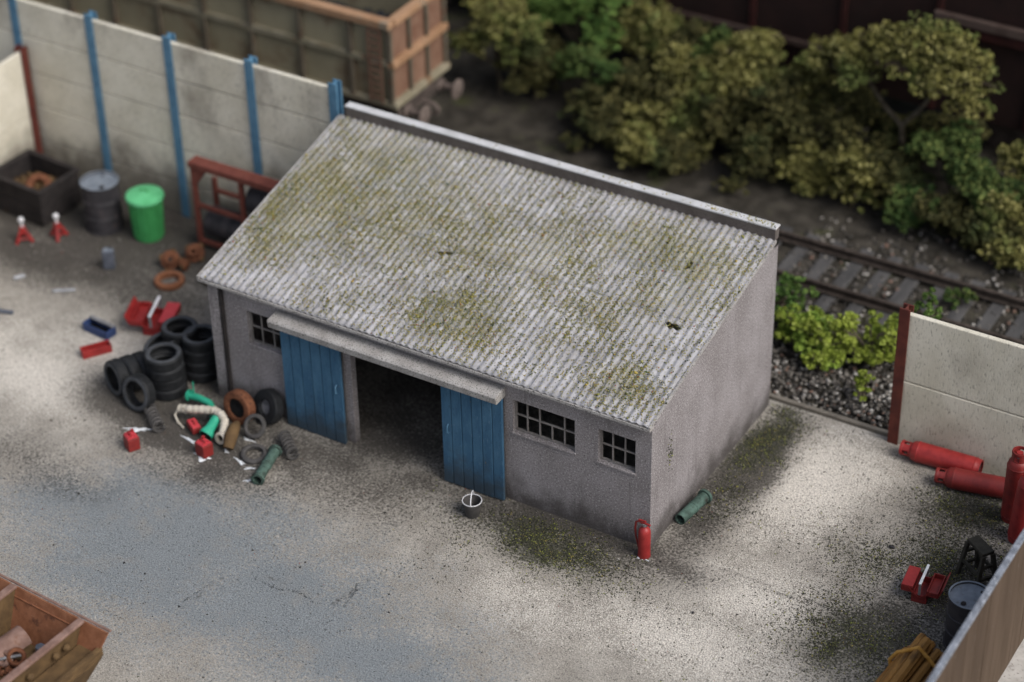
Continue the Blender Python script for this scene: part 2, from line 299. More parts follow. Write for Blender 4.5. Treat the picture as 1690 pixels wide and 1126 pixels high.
def blobs(x, y, L):
    o = np.zeros_like(x)
    for a, b, rx, ry, s in L: o = np.maximum(o, s * np.exp(-(((x - a) / rx) ** 2 + ((y - b) / ry) ** 2) * .9))
    return o

# ------------------------------------------------------------------ ground of the yard: stains of oil, dust and moss, and darker patches by walls and things
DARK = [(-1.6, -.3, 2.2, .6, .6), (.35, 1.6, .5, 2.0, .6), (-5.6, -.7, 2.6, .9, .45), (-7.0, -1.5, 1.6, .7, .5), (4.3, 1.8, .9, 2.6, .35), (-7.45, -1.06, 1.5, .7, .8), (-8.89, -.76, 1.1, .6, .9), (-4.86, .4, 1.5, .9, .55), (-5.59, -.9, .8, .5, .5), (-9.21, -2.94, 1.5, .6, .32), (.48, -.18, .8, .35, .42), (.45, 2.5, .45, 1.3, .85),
        (-1.23, -.03, 1.5, .45, .85), (3.79, 3.04, .9, .9, .55), (3.68, -.09, .9, 1, .55), (4.69, 1.22, .8, 1.5, .7), (-12.99, 3.2, 3.5, 1.1, 1.1), (-12.69, 1.9, 3, .8, .7), (-10.7, 2.72, 1.6, .8, .45),
        (-3.79, -.23, .8, .5, .4), (-7.54, .19, 1, .4, .7), (-.6, -.24, .8, .4, .5), (-4.5, 2, 2.5, 2, .5)]
BLUE = [(-5.0, -3.6, 4.0, 1.8, .5), (-6.47, -3.56, 2.0, 1.5, .9), (-4.11, -3.77, 2, 1.2, .8), (-2.2, -3.99, 1.8, .8, .7), (-8.3, -3.45, 1.2, .8, .6), (-5.55, -2.23, 1.2, .6, .6), (-6.55, -5.15, 1, .8, .3)]
PALE = [(1.44, 2.55, .8, 1.4, 1), (1.87, -.23, 1.4, .8, .7), (1.57, -1.57, 2, .8, .7), (-10.79, -1.06, 2, .8, .9), (-1.01, -2.01, 1.2, .7, .5), (-10.38, .15, 1.5, .7, .6), (1.8, 3.1, .7, .8, .8), (-11.83, -.46, 1.5, .8, .5)]
MOSS = [(-1.34, -.74, 1.0, .45, 1), (.39, 3.17, .35, 1.0, 1), (3.43, -.37, .8, .8, .8), (3.74, 3.18, .7, .6, .7), (3.05, 1.35, .8, .6, .4), (3.9, 1.83, .7, .7, .7), (.52, 1.53, .35, .5, .5)]
SEAMS = [((-5.25, -4.42), (-5.13, -3.71)), ((-4.67, -3.37), (-3.71, -3.36)), ((0.72, 0.11), (1.83, 0.05)), ((1.83, 0.05), (3.08, 0.11)), ((-3.28, -3.3), (-3.27, -2.69))]
def grid(xs, ys, zf, name, m):
    X, Y = np.meshgrid(xs, ys); nx, ny = len(xs), len(ys); V = np.stack([X, Y, zf(X, Y)], -1).reshape(-1, 3)
    i = np.arange(nx - 1)[None] + (np.arange(ny - 1) * nx)[:, None]; F = np.stack([i, i + 1, i + 1 + nx, i + nx], -1).reshape(-1, 4)
    o = rawmesh(name, V, F, m); o.data.shade_smooth(); return o, X.ravel(), Y.ravel()
def ground_mat():
    s = N('stained_yard_surface'); c = s.coord(True)
    at = lambda n: s.n('ShaderNodeAttribute', attribute_name=n).outputs['Fac']
    wob = s.noise(c, 1.7, 5, .65); med = s.noise(c, 9, 4, .65); fine = s.noise(c, 48, 2, .6); grit = s.noise(c, 26, 2, .55)
    col = s.mix(s.ramp(wob, .3, .7), (.25, .23, .2, 1), (.355, .33, .29, 1))
    stip = s.mul(s.mul(s.mul(grit, .5, 'SUBTRACT'), 1.5), s.mul(s.mul(fine, .5, 'SUBTRACT'), 1.1), 'ADD')
    brk = s.mul(stip, s.mul(s.mul(s.mul(med, .5, 'SUBTRACT'), .8), s.mul(s.mul(wob, .5, 'SUBTRACT'), .5), 'ADD'), 'ADD')
    edge = lambda f, a, b: s.ramp(s.mul(f, s.mul(brk, s.ramp(f, .0, .3)), 'ADD'), a, b)
    col = s.mix(edge(at('pale'), .1, 1.0), col, (.55, .515, .46, 1))
    col = s.mix(s.mul(edge(at('blue'), .08, .72), s.mul(s.ramp(wob, .12, .5), .9)), col, (.165, .186, .2, 1))
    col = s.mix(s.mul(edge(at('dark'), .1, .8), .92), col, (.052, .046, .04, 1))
    col = s.mix(s.mul(edge(at('moss'), .2, 1.0), .8), col, (.06, .06, .04, 1))
    th = s.mul(.635, s.mul(s.mul(at('moss'), .12), s.mul(s.mul(at('dark'), .06), s.mul(at('blue'), -.07), 'ADD'), 'ADD'), 'SUBTRACT')
    sp = s.ramp(s.mul(grit, th, 'SUBTRACT'), .0, .05); col = s.mix(s.mul(sp, .72), col, (.05, .047, .042, 1))
    gain = s.n('ShaderNodeVectorMath', operation='SCALE'); s.l(col, gain.inputs[0]); mr = s.n('ShaderNodeMapRange'); s.l(fine, mr.inputs['Value'])
    for k_, v_ in (('From Min', .25), ('From Max', .75), ('To Min', .42), ('To Max', 1.6)): mr.inputs[k_].default_value = v_
    s.l(mr.outputs[0], gain.inputs['Scale'])
    return s.fin(gain.outputs[0], .9, s.mul(fine, grit, 'ADD'), .6, .022, spec=.2)
M['ground'] = ground_mat()
xs = np.concatenate([np.linspace(-60, -18.5, 22), np.arange(-18, 5.30, .06), [5.32]]); ys = np.concatenate([np.linspace(-40, -9.5, 18), np.arange(-9, 4.2, .06), [4.22]])
yard, X, Y = grid(xs, ys, lambda x, y: (vnoise(x, y, .8, 3) - .5) * .012 + (vnoise(x, y, 4, 4) - .5) * .006, 'yard_ground', 'ground'); structure(yard)
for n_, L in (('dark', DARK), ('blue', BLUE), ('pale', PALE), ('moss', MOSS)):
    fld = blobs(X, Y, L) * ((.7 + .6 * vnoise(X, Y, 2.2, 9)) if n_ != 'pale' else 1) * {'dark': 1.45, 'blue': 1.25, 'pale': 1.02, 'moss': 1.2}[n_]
    if n_ == 'dark':
        for (ax_, ay_), (bx_, by_) in SEAMS:
            dx_, dy_ = bx_ - ax_, by_ - ay_; u_ = np.clip(((X - ax_) * dx_ + (Y - ay_) * dy_) / (dx_ * dx_ + dy_ * dy_), 0, 1)
            dist = np.hypot(X - ax_ - u_ * dx_ + (vnoise(X, Y, 3, 61) - .5) * .16, Y - ay_ - u_ * dy_ + (vnoise(X, Y, 3, 62) - .5) * .16); fld = np.maximum(fld, .3 * np.exp(-(dist / .035) ** 2) + .13 * np.exp(-(dist / .35) ** 2))
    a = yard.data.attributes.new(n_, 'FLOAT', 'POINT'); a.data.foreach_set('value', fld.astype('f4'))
# trackside earth
def earth_mat():
    s = N('trackside_earth'); c = s.coord(True); col = s.mix(s.ramp(s.noise(c, 2.2, 5), .35, .65), (.028, .025, .02, 1), (.062, .055, .045, 1))
    col = s.mix(s.ramp(s.noise(c, 1.1, 4), .55, .7), col, (.05, .052, .025, 1)); return s.fin(col, .95, s.noise(c, 30, 3), .7, .03, spec=.1)
M['earth'] = earth_mat()
ex = np.concatenate([np.linspace(-60, -16, 20), np.arange(-15.5, 5.6, .15), [5.72]]); ey = np.concatenate([[4.22, 4.35], np.arange(4.5, 14, .15), np.linspace(14.5, 60, 20)])
eo, _, _ = grid(ex, ey, lambda x, y: np.where(y > 4.3, -.02 + (vnoise(x, y, 1.1, 5) - .5) * .08 + (vnoise(x, y, 4, 6) - .5) * .04 + np.clip(y - 10.2, 0, 3) * .06, -.05), 'trackside_ground', 'earth'); structure(eo)
b = MB().box(5.325, 5.72, -40, 4.215, -.6, -.25); structure(b.build('board_edge_strip', 'baseconc'))
b = MB().box(5.722, 5.95, -40, 60, -1.3, -.27); structure(b.build('board_fascia', 'cream'))
b = MB().box(-60, 5.72, -40, 60, -1.3, -.602); structure(b.build('board_base', 'floor'))
b = MB().add([(-200, -200, -1.32), (200, -200, -1.32), (200, 200, -1.32), (-200, 200, -1.32)], [(0, 1, 2, 3)]); structure(b.build('hall_floor', 'floor'))
b = MB().box(-60, 2.02, 4.235, 4.32, -.05, .055); structure(b.build('kerb', 'kerb', bevel=.012))
# loose grit and moss on the yard
def scatter(n, box_, dens):
    P = np.zeros((0, 2))
    while len(P) < n:
        q = rng.uniform((box_[0], box_[2]), (box_[1], box_[3]), (n * 3, 2)); P = np.concatenate([P, q[rng.random(len(q)) < dens(q[:, 0], q[:, 1])]])
    return P[:n]
outside = lambda x, y: ~((x > -7.95) & (x < .02) & (y > -.03) & (y < 4.2))
q = scatter(42000, (-14, 5.2, -7.5, 4.15), lambda x, y: outside(x, y) * np.clip(.06 + .9 * blobs(x, y, MOSS[2:]) * vnoise(x, y, 3, 21) + .12 * blobs(x, y, DARK) + .06 * vnoise(x, y, .7, 22) ** 3, 0, 1))
tag(chips('ground_grit', np.c_[q, np.full(len(q), .004)], rng.uniform(.004, .012, len(q)) * (1 + (rng.random(len(q)) > .985) * 1.2), 'litter', flat=.6), 'fine dark grit and chippings scattered over the yard', 'grit', kind='stuff')
q = scatter(26000, (-4, 5.2, -2.5, 4.15), lambda x, y: outside(x, y) * np.clip(.8 * blobs(x, y, MOSS) ** 1.2 * (vnoise(x, y, 3.2, 23) * 1.5) * (.4 + 1.2 * vnoise(x, y, 14, 25)) + .006, 0, 1))
tag(chips('ground_moss', np.c_[q, np.full(len(q), .006)], rng.uniform(.006, .015, len(q)), 'moss', flat=.8), 'green and yellow mossy tufts around the shed corner', 'moss', kind='stuff')
q = scatter(9500, (-9, 5.6, 4.36, 10.6), lambda x, y: np.clip(.25 + .75 * (np.exp(-((y - 4.9) / .6) ** 2)) + .3 * vnoise(x, y, 1.5, 24) - .42 * (x < -1.6) - .3 * (y > 9.1) - .15 * ((y > 7.0) & (y < 8.9)), 0, 1))
tag(chips('ballast', np.c_[q, rng.uniform(-.02, .045, len(q))], rng.uniform(.02, .055, len(q)), 'stones', octa=True, flat=.75), 'loose grey and buff ballast stones beside and between the rails', 'ballast', kind='stuff')

q = []
for (ax_, ay_), (bx_, by_) in SEAMS:
    n_ = int(130 * math.hypot(bx_ - ax_, by_ - ay_)); u_ = rng.random(n_); px_ = ax_ + (bx_ - ax_) * u_; py_ = ay_ + (by_ - ay_) * u_
    q.append(np.c_[px_ + (vnoise(px_, py_, 3, 61) - .5) * .16 + rng.normal(0, .014, n_), py_ + (vnoise(px_, py_, 3, 62) - .5) * .16 + rng.normal(0, .014, n_)])
q = np.concatenate(q)
tag(chips('crack_grit', np.c_[q, np.full(len(q), .003)], rng.uniform(.004, .011, len(q)), 'coal', flat=.5), 'dark grit caught along the fine cracks of the yard', 'grit', kind='stuff')
# ------------------------------------------------------------------ railway track
trk = thing('railway_track', 'single dark railway track with grey sleepers running behind the shed', 'track', (-4, 7.95, 0))
b = MB().box(-.12, .12, -1.05, 1.05, -.03, .045); sl = b.build('sleeper', 'sleeper', trk, bevel=.01); SZ = .006
k0 = 0
for k in range(41):
    x = -15.5 + k * .52 + 4
    if k == 0: sl.location = (x, 0, SZ)
    else: o = twin(sl, (x, random.uniform(-.03, .03), SZ + random.uniform(-.008, .004)), trk); o.rotation_euler.z = random.uniform(-.02, .02)
rp = [(-.06, .075), (.06, .075), (.06, .09), (.014, .105), (.014, .185), (.036, .195), (.036, .235), (-.036, .235), (-.036, .195), (-.014, .185), (-.014, .105), (-.06, .09)]
for yy in (-.58, .58):
    b = MB().prism([(p[0] + yy, p[1]) for p in rp], -12, 9.6, 'x'); b.build('rail', 'rail', trk)

# ------------------------------------------------------------------ the shed
SH = Vector((-3.9, 2.0, 0))
shed = thing('workshop_shed', 'grey rendered workshop shed with mossy corrugated roof and blue sliding doors', 'shed', SH)
W, D = 7.82, 4.07; TH = .13
def sb(b, name, m, parent=None, **k):
    b.v = [(p[0] - SH.x, p[1] - SH.y, p[2] - SH.z) for p in b.v]; return b.build(name, m, parent or shed, **k)
zr = lambda y: 2.33 + (y + .05) * .2191
# front wall cut round its openings: list of (x0, x1, z0, z1)
ops = [(-7.13, -6.46, 1.26, 1.88), (-5.2, -3.3, -.02, 1.88), (-2.31, -1.26, 1.31, 1.9), (-.87, -.26, 1.31, 1.9)]
b = MB(); x = -W
cuts = sorted(ops)
for (a0, a1, z0, z1) in cuts:
    b.box(x, a0, 0, TH, -.05, 2.235)
    if z0 > 0: b.box(a0, a1, 0, TH, -.05, z0)
    b.box(a0, a1, 0, TH, z1, 2.235); x = a1
b.box(x, 0, 0, TH, -.05, 2.235); sb(b, 'front_wall', 'render')
gp = [(TH + .001, -.05), (D, -.05), (D, zr(D) - .05), (TH + .001, zr(TH) - .05)]
sb(MB().prism(gp, -TH, 0, 'x'), 'side_wall', 'render'); sb(MB().prism(gp, -W, -W + TH, 'x'), 'side_wall', 'render')
sb(MB().box(-W + TH + .001, -TH - .001, D - TH, D, -.05, zr(D) - .06), 'back_wall', 'render')
sb(MB().box(-W, -W + .19, -.05, -.001, -.05, 2.23), 'corner_pilaster', 'render', bevel=.006)
sb(MB().tube([(-W + .245, -.035, -.02), (-W + .245, -.035, 2.22)], .033, 10), 'groove_shade_strip', 'dark', smooth=True)  # dark upright added for the shaded groove beside the pilaster
# parapet with its coping, rising behind the roof
sb(MB().box(-W, 0, 3.935, D + .001, zr(3.9) - .15, 3.375), 'parapet', 'upstand')
sb(MB().box(-W - .012, .012, 3.925, D + .014, 3.376, 3.405), 'coping', 'coping', bevel=.006)
sb(MB().box(-W - .13, .03, -.13, -.002, 2.24, 2.29), 'eaves_board', 'trim', bevel=.005)
sb(MB().prism([(-.128, 2.292), (3.93, zr(3.93) - .04), (3.93, zr(3.93) + .004), (-.128, 2.335)], -W - .13, -W - .085, 'x'), 'verge_board', 'trim')
sb(MB().prism([(-.128, 2.292), (3.93, zr(3.93) - .05), (3.93, zr(3.93) + .0), (-.128, 2.325)], .001, .034, 'x'), 'verge_board', 'trim')
# corrugated roof, laid as lapped sheets
def roof_mat():
    s = N('weathered_asbestos_sheet'); c = s.coord(True); fine = s.noise(c, 36, 3, .7); st = s.coord(True, (6, .6, .6))
    col = s.mix(s.ramp(s.noise(c, 2.0, 5), .3, .7), (.29, .284, .295, 1), (.42, .416, .435, 1))
    col = s.mix(s.mul(s.ramp(s.noise(st, 3, 4), .45, .7), .5), col, (.24, .225, .21, 1))
    a = s.n('ShaderNodeAttribute', attribute_name='lichen').outputs['Fac']
    lm = s.ramp(s.mul(a, s.mul(s.noise(c, 9, 6, .8), 2.2), 'ADD'), 1.2, 2.0); lc = s.mix(s.ramp(s.noise(c, 1.6, 3), .42, .58), (.23, .21, .11, 1), (.14, .145, .11, 1))
    col = s.mix(s.mul(lm, .5), col, lc); col = s.mix(s.mul(s.ramp(fine, .58, .74), .5), col, (.6, .6, .6, 1)); col = s.mix(s.mul(s.ramp(fine, .42, .25), .6), col, (.08, .075, .068, 1))
    return s.fin(col, .85, fine, .6, .015, spec=.2)
M['roof'] = roof_mat()
LICH = [(-6.6, 2.6, 1.9, 1.6, .75), (-5.0, 2.4, 2.6, 1.5, .5), (-2.4, 1.9, 2.4, 1.3, .38), (-7.2, 2.2, 1.3, 1.3, 1.0), (-6.4, 3.1, .9, .6, .9), (-7.3, 1.2, .7, .7, .8), (-5.6, 1.9, 1.4, .9, .6), (-3.7, .75, .9, .6, .9), (-1.4, 3.1, 1.3, .5, .9), (-1.0, 2.3, .8, .5, .6), (-3.2, 2.7, 2.0, .7, .45), (-.7, .55, .6, .45, .75), (-2.0, 1.5, .8, .5, .5), (-5.2, .5, .8, .3, .3), (-4.0, 2.0, .6, .4, .4)]
PITCH = .1265; NC = 8
sw = PITCH * NC
HOLES = [(-4.57, 1.79, .11, .035, .35), (-.60, 1.76, .15, .04, -.05), (-.95, 2.95, .035, .09, .2)]
ncol = 8; x0r = -W - .10
for row in range(2):
    for cidx in range(ncol):
        xa = x0r + cidx * sw * (7.94 / (8 * sw)); wd = 7.94 / 8 + .0; y0, y1 = ((-.115, 2.02) if row == 0 else (1.92, 3.93))
        lift = .0 if row == 0 else .005
        nx = 49; ny = 16 if not any(xa < h[0] < xa + wd and y0 < h[1] < y1 for h in HOLES) else 90
        xs_ = np.linspace(xa, xa + wd, nx); ys_ = np.linspace(y0, y1, ny); Xg, Yg = np.meshgrid(xs_, ys_)
        Zg = zr(Yg) + .013 * np.sin((Xg - x0r) / (7.94 / 64) * 2 * PI) + lift + (vnoise(Xg, Yg, 1.3, 31) - .5) * .02 + (vnoise(Xg, Yg, 11, 32) - .5) * .006
        V = np.stack([Xg - SH.x, Yg - SH.y, Zg], -1).reshape(-1, 3); i = np.arange(nx - 1)[None] + (np.arange(ny - 1) * nx)[:, None]
        F = np.stack([i, i + 1, i + 1 + nx, i + nx], -1).reshape(-1, 4); ctr = V[F].mean(1) + np.array(SH); keep = np.ones(len(F), bool)
        for hx, hy, rx, ry, sk in HOLES:
            dx = ctr[:, 0] - hx; dy = ctr[:, 1] - hy - dx * sk; keep &= (dx / rx) ** 2 + (dy / ry) ** 2 + .9 * (vnoise(ctr[:, 0], ctr[:, 1], 18, 5) - .5) > 1
        o = rawmesh('roof_sheet', V, F[keep], 'roof', shed); o.data.shade_smooth()
        at_ = o.data.attributes.new('lichen', 'FLOAT', 'POINT'); at_.data.foreach_set('value', (blobs(Xg.ravel(), Yg.ravel(), LICH)).astype('f4'))
        so_ = o.modifiers.new('thickness', 'SOLIDIFY'); so_.thickness = .012; so_.offset = -1
q = scatter(60000, (-W - .08, .02, -.1, 3.92), lambda x, y: np.clip(.05 + .22 * vnoise(x, y, 1.2, 43) * vnoise(x, y, 5, 44) * 2 + blobs(x, y, LICH) * (.15 + 1.1 * vnoise(x, y, 2.6, 41) * vnoise(x, y, 7, 42) * 1.6), 0, 1))
z_ = zr(q[:, 1]) + .013 * np.sin((q[:, 0] - x0r) / (7.94 / 64) * 2 * PI) + .012
o = chips('roof_moss', np.c_[q[:, 0] - SH.x, q[:, 1] - SH.y, z_], rng.uniform(.0055, .0155, len(q)) * (1 + (rng.random(len(q)) > .985) * 1.1), 'roof_moss', shed, flat=.8); o['kind'] = 'stuff'
q = np.c_[rng.uniform(-3.5, .0, 260), rng.uniform(3.94, 4.06, 260)]; q = q[rng.random(260) < .25 + .75 * (q[:, 0] > -1.2)]
o = chips('coping_moss', np.c_[q[:, 0] - SH.x, q[:, 1] - SH.y, np.full(len(q), 3.408)], rng.uniform(.008, .02, len(q)), 'roof_moss', shed); o['kind'] = 'stuff'
q = np.c_[1.88 + rng.normal(0, .05, 90) - .0, 1.25 + rng.normal(0, .16, 90)]
o = chips('wall_moss', np.c_[np.full(90, .003) - SH.x, q[:, 0] - 1.3 - SH.y, q[:, 1] + .15], rng.uniform(.006, .016, 90), 'moss', shed); o['kind'] = 'stuff'
# canopy box over the door track
sb(MB().prism([(-.004, 1.93), (-.27, 1.93), (-.29, 2.05), (-.26, 2.075), (-.004, 2.10)], -6.52, -2.42, 'x'), 'door_canopy', 'trim', bevel=.01)
# sliding doors: six planks each
def sliding_door(x0, x1, handle_x):
    dr = sb(MB().box(x0 + .01, x1 - .01, -.075, -.045, .03, 1.925), 'door', 'door_edge'); n = 6; pw = (x1 - x0) / n
    pl = None
    for i in range(n):
        if pl is None: pl = MB().box(-pw / 2 + .006, pw / 2 - .006, -.125, -.076, .02, 1.925).build('plank', 'door', dr, bevel=.007)
        o = pl if i == 0 else twin(pl, (0, 0, 0), dr); o.location = (x0 + pw * (i + .5) - SH.x, -SH.y + random.uniform(-.004, .004), random.uniform(-.006, .006))
    b = MB().tube([(handle_x, -.125, .98), (handle_x, -.165, 1.0), (handle_x, -.165, 1.12), (handle_x, -.125, 1.14)], .013, 6); sb(b, 'handle', 'blue_post', dr)
sliding_door(-6.42, -5.3, -5.4); sliding_door(-3.49, -2.42, -3.37)
# windows with crossing bars
def window(x0, x1, z0, z1, n, missing=()):
    f = .028; b = MB().box(x0, x1, .062, .098, z0, z0 + f).box(x0, x1, .062, .098, z1 - f, z1).box(x0, x0 + f, .062, .098, z0 + f, z1 - f).box(x1 - f, x1, .062, .098, z0 + f, z1 - f)
    w_ = sb(b, 'window', 'bar'); zm = (z0 + z1) / 2
    sb(MB().box(x0 + f, x1 - f, .066, .09, zm - .011, zm + .011), 'glazing_bar', 'bar', w_)
    for i in range(1, n):
        xx = x0 + (x1 - x0) * i / n
        sb(MB().box(xx - .010, xx + .010, .066, .09, z0 + f, zm - .0115), 'glazing_bar', 'bar', w_)
        if i not in missing: sb(MB().box(xx - .010, xx + .010, .066, .09, zm + .0115, z1 - f), 'glazing_bar', 'bar', w_)
    sb(MB().box(x0 - .02, x1 + .02, -.025, .06, z0 - .03, z0 + .004), 'window_sill', 'render', w_, bevel=.005)
window(-7.13, -6.46, 1.26, 1.88, 3); window(-2.31, -1.26, 1.31, 1.9, 5, (3,)); window(-.87, -.26, 1.31, 1.9, 3)

# ------------------------------------------------------------------ fences
def ibeam(h, wf=.17, dp=.17, t=.028): return MB().box(-wf / 2, wf / 2, -dp / 2, -dp / 2 + t, 0, h).box(-wf / 2, wf / 2, dp / 2 - t, dp / 2, 0, h).box(-t / 2, t / 2, -dp / 2 + t, dp / 2 - t, 0, h)
def fence(name, label, origin, rz, xs_, h, npan, mpost, post_h, mpan='fence'):
    t = thing(name, label, 'fence', origin, rz); p0 = None; ph = h / npan
    for i, x in enumerate(xs_):
        o = ibeam(post_h).build('post', mpost, t, bevel=.006) if p0 is None else twin(p0, (0, 0, 0), t)
        p0 = p0 or o; o.location = (x, 0, -.02)
    for i in range(len(xs_) - 1):
        ln = xs_[i + 1] - xs_[i] - .036
        for k in range(npan):
            b = MB().box(-ln / 2, ln / 2, -.045, .045, .009, ph - .009); o = b.build('concrete_panel', mpan, t, bevel=.016); o.location = ((xs_[i] + xs_[i + 1]) / 2, random.uniform(-.006, .006), k * ph - .02)
    return t
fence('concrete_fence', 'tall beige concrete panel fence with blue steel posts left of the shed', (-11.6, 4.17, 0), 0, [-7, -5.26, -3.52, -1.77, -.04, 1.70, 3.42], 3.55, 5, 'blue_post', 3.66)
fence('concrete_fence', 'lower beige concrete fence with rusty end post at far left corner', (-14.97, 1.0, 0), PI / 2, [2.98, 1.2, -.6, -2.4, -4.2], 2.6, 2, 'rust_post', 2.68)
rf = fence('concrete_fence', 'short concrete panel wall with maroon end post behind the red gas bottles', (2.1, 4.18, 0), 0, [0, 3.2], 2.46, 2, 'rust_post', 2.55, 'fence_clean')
fb = thing('board_fence', 'brown vertical board fence seen from outside at bottom right corner', 'fence', (5.36, -2, -.26))
bd = None; yy = -9.0
b0 = MB().box(-.028, .028, -.205, .205, 0, 2.36)
for k in range(33):
    o = b0.build('board', 'plank', fb, bevel=.008) if bd is None else twin(bd, (0, 0, 0), fb)
    bd = bd or o; o.location = (random.uniform(-.006, .006), yy + k * .418, random.uniform(-.008, .008)); o.rotation_euler = (random.uniform(-.004, .004), 0, random.uniform(-.012, .012))
MB().box(-.05, .045, -9.2, 4.55, 2.372, 2.41).build('sky_lit_edge', 'sky_edge', fb, bevel=.015)  # added strip carrying the sky-lit tone of the board tops
for zz in (.5, 1.8): MB().box(-.09, -.036, -9.2, 4.55, zz, zz + .1).build('cross_rail', 'plank', fb, bevel=.006)

# ------------------------------------------------------------------ olive wagon behind the fence
wg = thing('coal_wagon', 'olive and orange rusted open coal wagon behind the concrete fence', 'wagon', (-15.15, 8.1, 0))
X1, X0, Y0, Y1, Z0, Z1 = 6.0, -6.0, -.85, .95, 1.37, 3.1
def wb(b, n, m, par=None, **k): return b.build(n, m, par or wg, **k)
wb(MB().box(X0 + .06, X1 - .06, Y0 + .06, Y1 - .06, Z0 - .08, Z0 + .03), 'wagon_floor', 'under')
ribx = [X1 - .86, X1 - 1.98, X1 - 3.1, X1 - 4.2, X1 - 5.3, X1 - 6.4, X1 - 7.5, X1 - 8.6, X1 - 9.7, X1 - 10.8, X0]
prev = X1 - .04; zm = 2.24
for rx in ribx:
    for za, zb in ((Z0 + .1, zm - .06), (zm + .06, Z1 - .14)):
        wb(MB().box(rx + .045, prev - .045, Y0 + .05, Y0 + .08, za, zb), 'side_panel', 'wagon_olive')
    wb(MB().box(rx - .043, rx + .043, Y0 - .045, Y0 + .08, Z0 + .1, zm - .062), 'rib', 'wagon_rib', bevel=.008)
    wb(MB().box(rx - .043, rx + .043, Y0 - .045, Y0 + .08, zm + .062, Z1 - .14), 'rib', 'wagon_rib', bevel=.008); prev = rx
wb(MB().box(X0, X1, Y0 - .02, Y0 + .1, zm - .06, zm + .06), 'mid_rail', 'wagon_rail', bevel=.012)
wb(MB().box(X0, X1, Y0 - .03, Y0 + .1, Z0 - .01, Z0 + .099), 'bottom_rail', 'wagon_rail', bevel=.01)
wb(MB().box(X0, X1 + .02, Y0 - .07, Y0 + .14, Z1 - .139, Z1), 'top_rail', 'wagon_lip', bevel=.012)
wb(MB().box(X0, X1 + .02, Y1 - .14, Y1 + .07, Z1 - .139, Z1), 'top_rail', 'wagon_lip', bevel=.012)
wb(MB().box(X1 - .12, X1 + .05, Y0 + .141, Y1 - .141, Z1 - .137, Z1 - .002), 'top_rail', 'wagon_lip', bevel=.012)
wb(MB().box(X0, X1 - .1, Y1 - .08, Y1, Z0, Z1 - .14), 'far_side', 'wagon_olive')
wb(MB().box(X0 + .002, X0 + .08, Y0 + .1, Y1 - .081, Z0, Z1 - .14), 'wagon_end', 'wagon_rust')
for yy in (Y0, Y0 + .62, Y0 + 1.2, Y1):
    for za, zb in ((Z0 + .1, zm - .065), (zm + .065, Z1 - .14)): wb(MB().box(X1 - .05, X1 + .04, yy - .04, yy + .04, za, zb), 'end_rib', 'wagon_rib', bevel=.008)
for ya, yb in ((Y0 + .042, Y0 + .578), (Y0 + .662, Y0 + 1.158), (Y0 + 1.242, Y1 - .042)):
    for za, zb in ((Z0 + .1, zm - .065), (zm + .065, Z1 - .14)): wb(MB().box(X1 - .06, X1 - .025, ya, yb, za, zb), 'end_panel', 'wagon_rust')
wb(MB().box(X1 - .07, X1 + .09, Y0 - .022, Y1 + .02, zm - .064, zm + .064), 'end_rail', 'wagon_lip', bevel=.012)
wb(MB().box(X1 - .07, X1 + .1, Y0 - .032, Y1 + .03, Z0 - .012, Z0 + .098), 'end_rail', 'wagon_rail', bevel=.012)
ld = wb(MB().box(X1 - .47, X1 - .43, Y0 - .05, Y0 - .031, Z0 + .05, Z1 - .2).box(X1 - .21, X1 - .17, Y0 - .05, Y0 - .031, Z0 + .05, Z1 - .2), 'ladder', 'wagon_rust')
for k in range(11): MB().box(X1 - .43, X1 - .21, Y0 - .055, Y0 - .032, Z0 + .12 + k * .14, Z0 + .165 + k * .14).build('rung', 'wagon_rust', ld)
wb(MB().box(X0, X1, Y0 + .15, Y0 + .3, Z0 - .35, Z0 - .082).box(X0, X1, Y1 - .3, Y1 - .15, Z0 - .35, Z0 - .082).box(X1 - .12, X1 + .02, Y0 + .301, Y1 - .301, Z0 - .38, Z0 - .085), 'underframe', 'under', bevel=.01)
for xx in (5.0, 3.2, -3.2, -5.0):
    for yy in (-.58 - .15, .58 - .15):
        wb(MB().lathe([(.0, -.05), (.36, -.05), (.36, .05), (.0, .05)], 20, T(xx, yy, .235 + .36) @ rotx(PI / 2)), 'wheel', 'under', smooth=True)
    wb(MB().tube([(xx, -.7, .595), (xx, .42, .595)], .06, 8), 'axle', 'under')
    wb(MB().box(xx - .3, xx + .3, -.82, -.69, .45, 1.02), 'axle_box', 'under', bevel=.02); wb(MB().box(xx - .12, xx + .12, .4, .53, .5, 1.02), 'axle_box', 'under', bevel=.02)
for yy in (-.42, .72):
    wb(MB().lathe([(.0, .0), (.13, .0), (.13, .03), (.07, .05), (.07, .2), (.06, .21), (.06, .34), (.19, .36), (.2, .385), (.15, .41), (0, .42)], 18, T(X1 + .02, yy, 1.1) @ roty(PI / 2)), 'buffer', 'buffer', smooth=True)
wb(MB().tube([(X1, .1, 1.05), (X1 + .28, .1, 1.05), (X1 + .36, .1, .98), (X1 + .33, .1, .88), (X1 + .24, .1, .86)], .045, 8), 'coupling_hook', 'buffer', smooth=True)
P = np.c_[rng.uniform(-20.95, -9.35, 2600), rng.uniform(7.4, 8.9, 2600)]
zc = 2.15 + .2 * vnoise(P[:, 0], P[:, 1], .9, 51)
tag(chips('coal_load', np.c_[P, zc], rng.uniform(.05, .12, len(P)), 'coal', octa=True), 'black coal heaped inside the olive wagon', 'coal', kind='stuff')
MB().box(X0 + .1, X1 - .1, Y0 + .12, Y1 - .12, 2.0, 2.14).build('load_board', 'coal', wg)

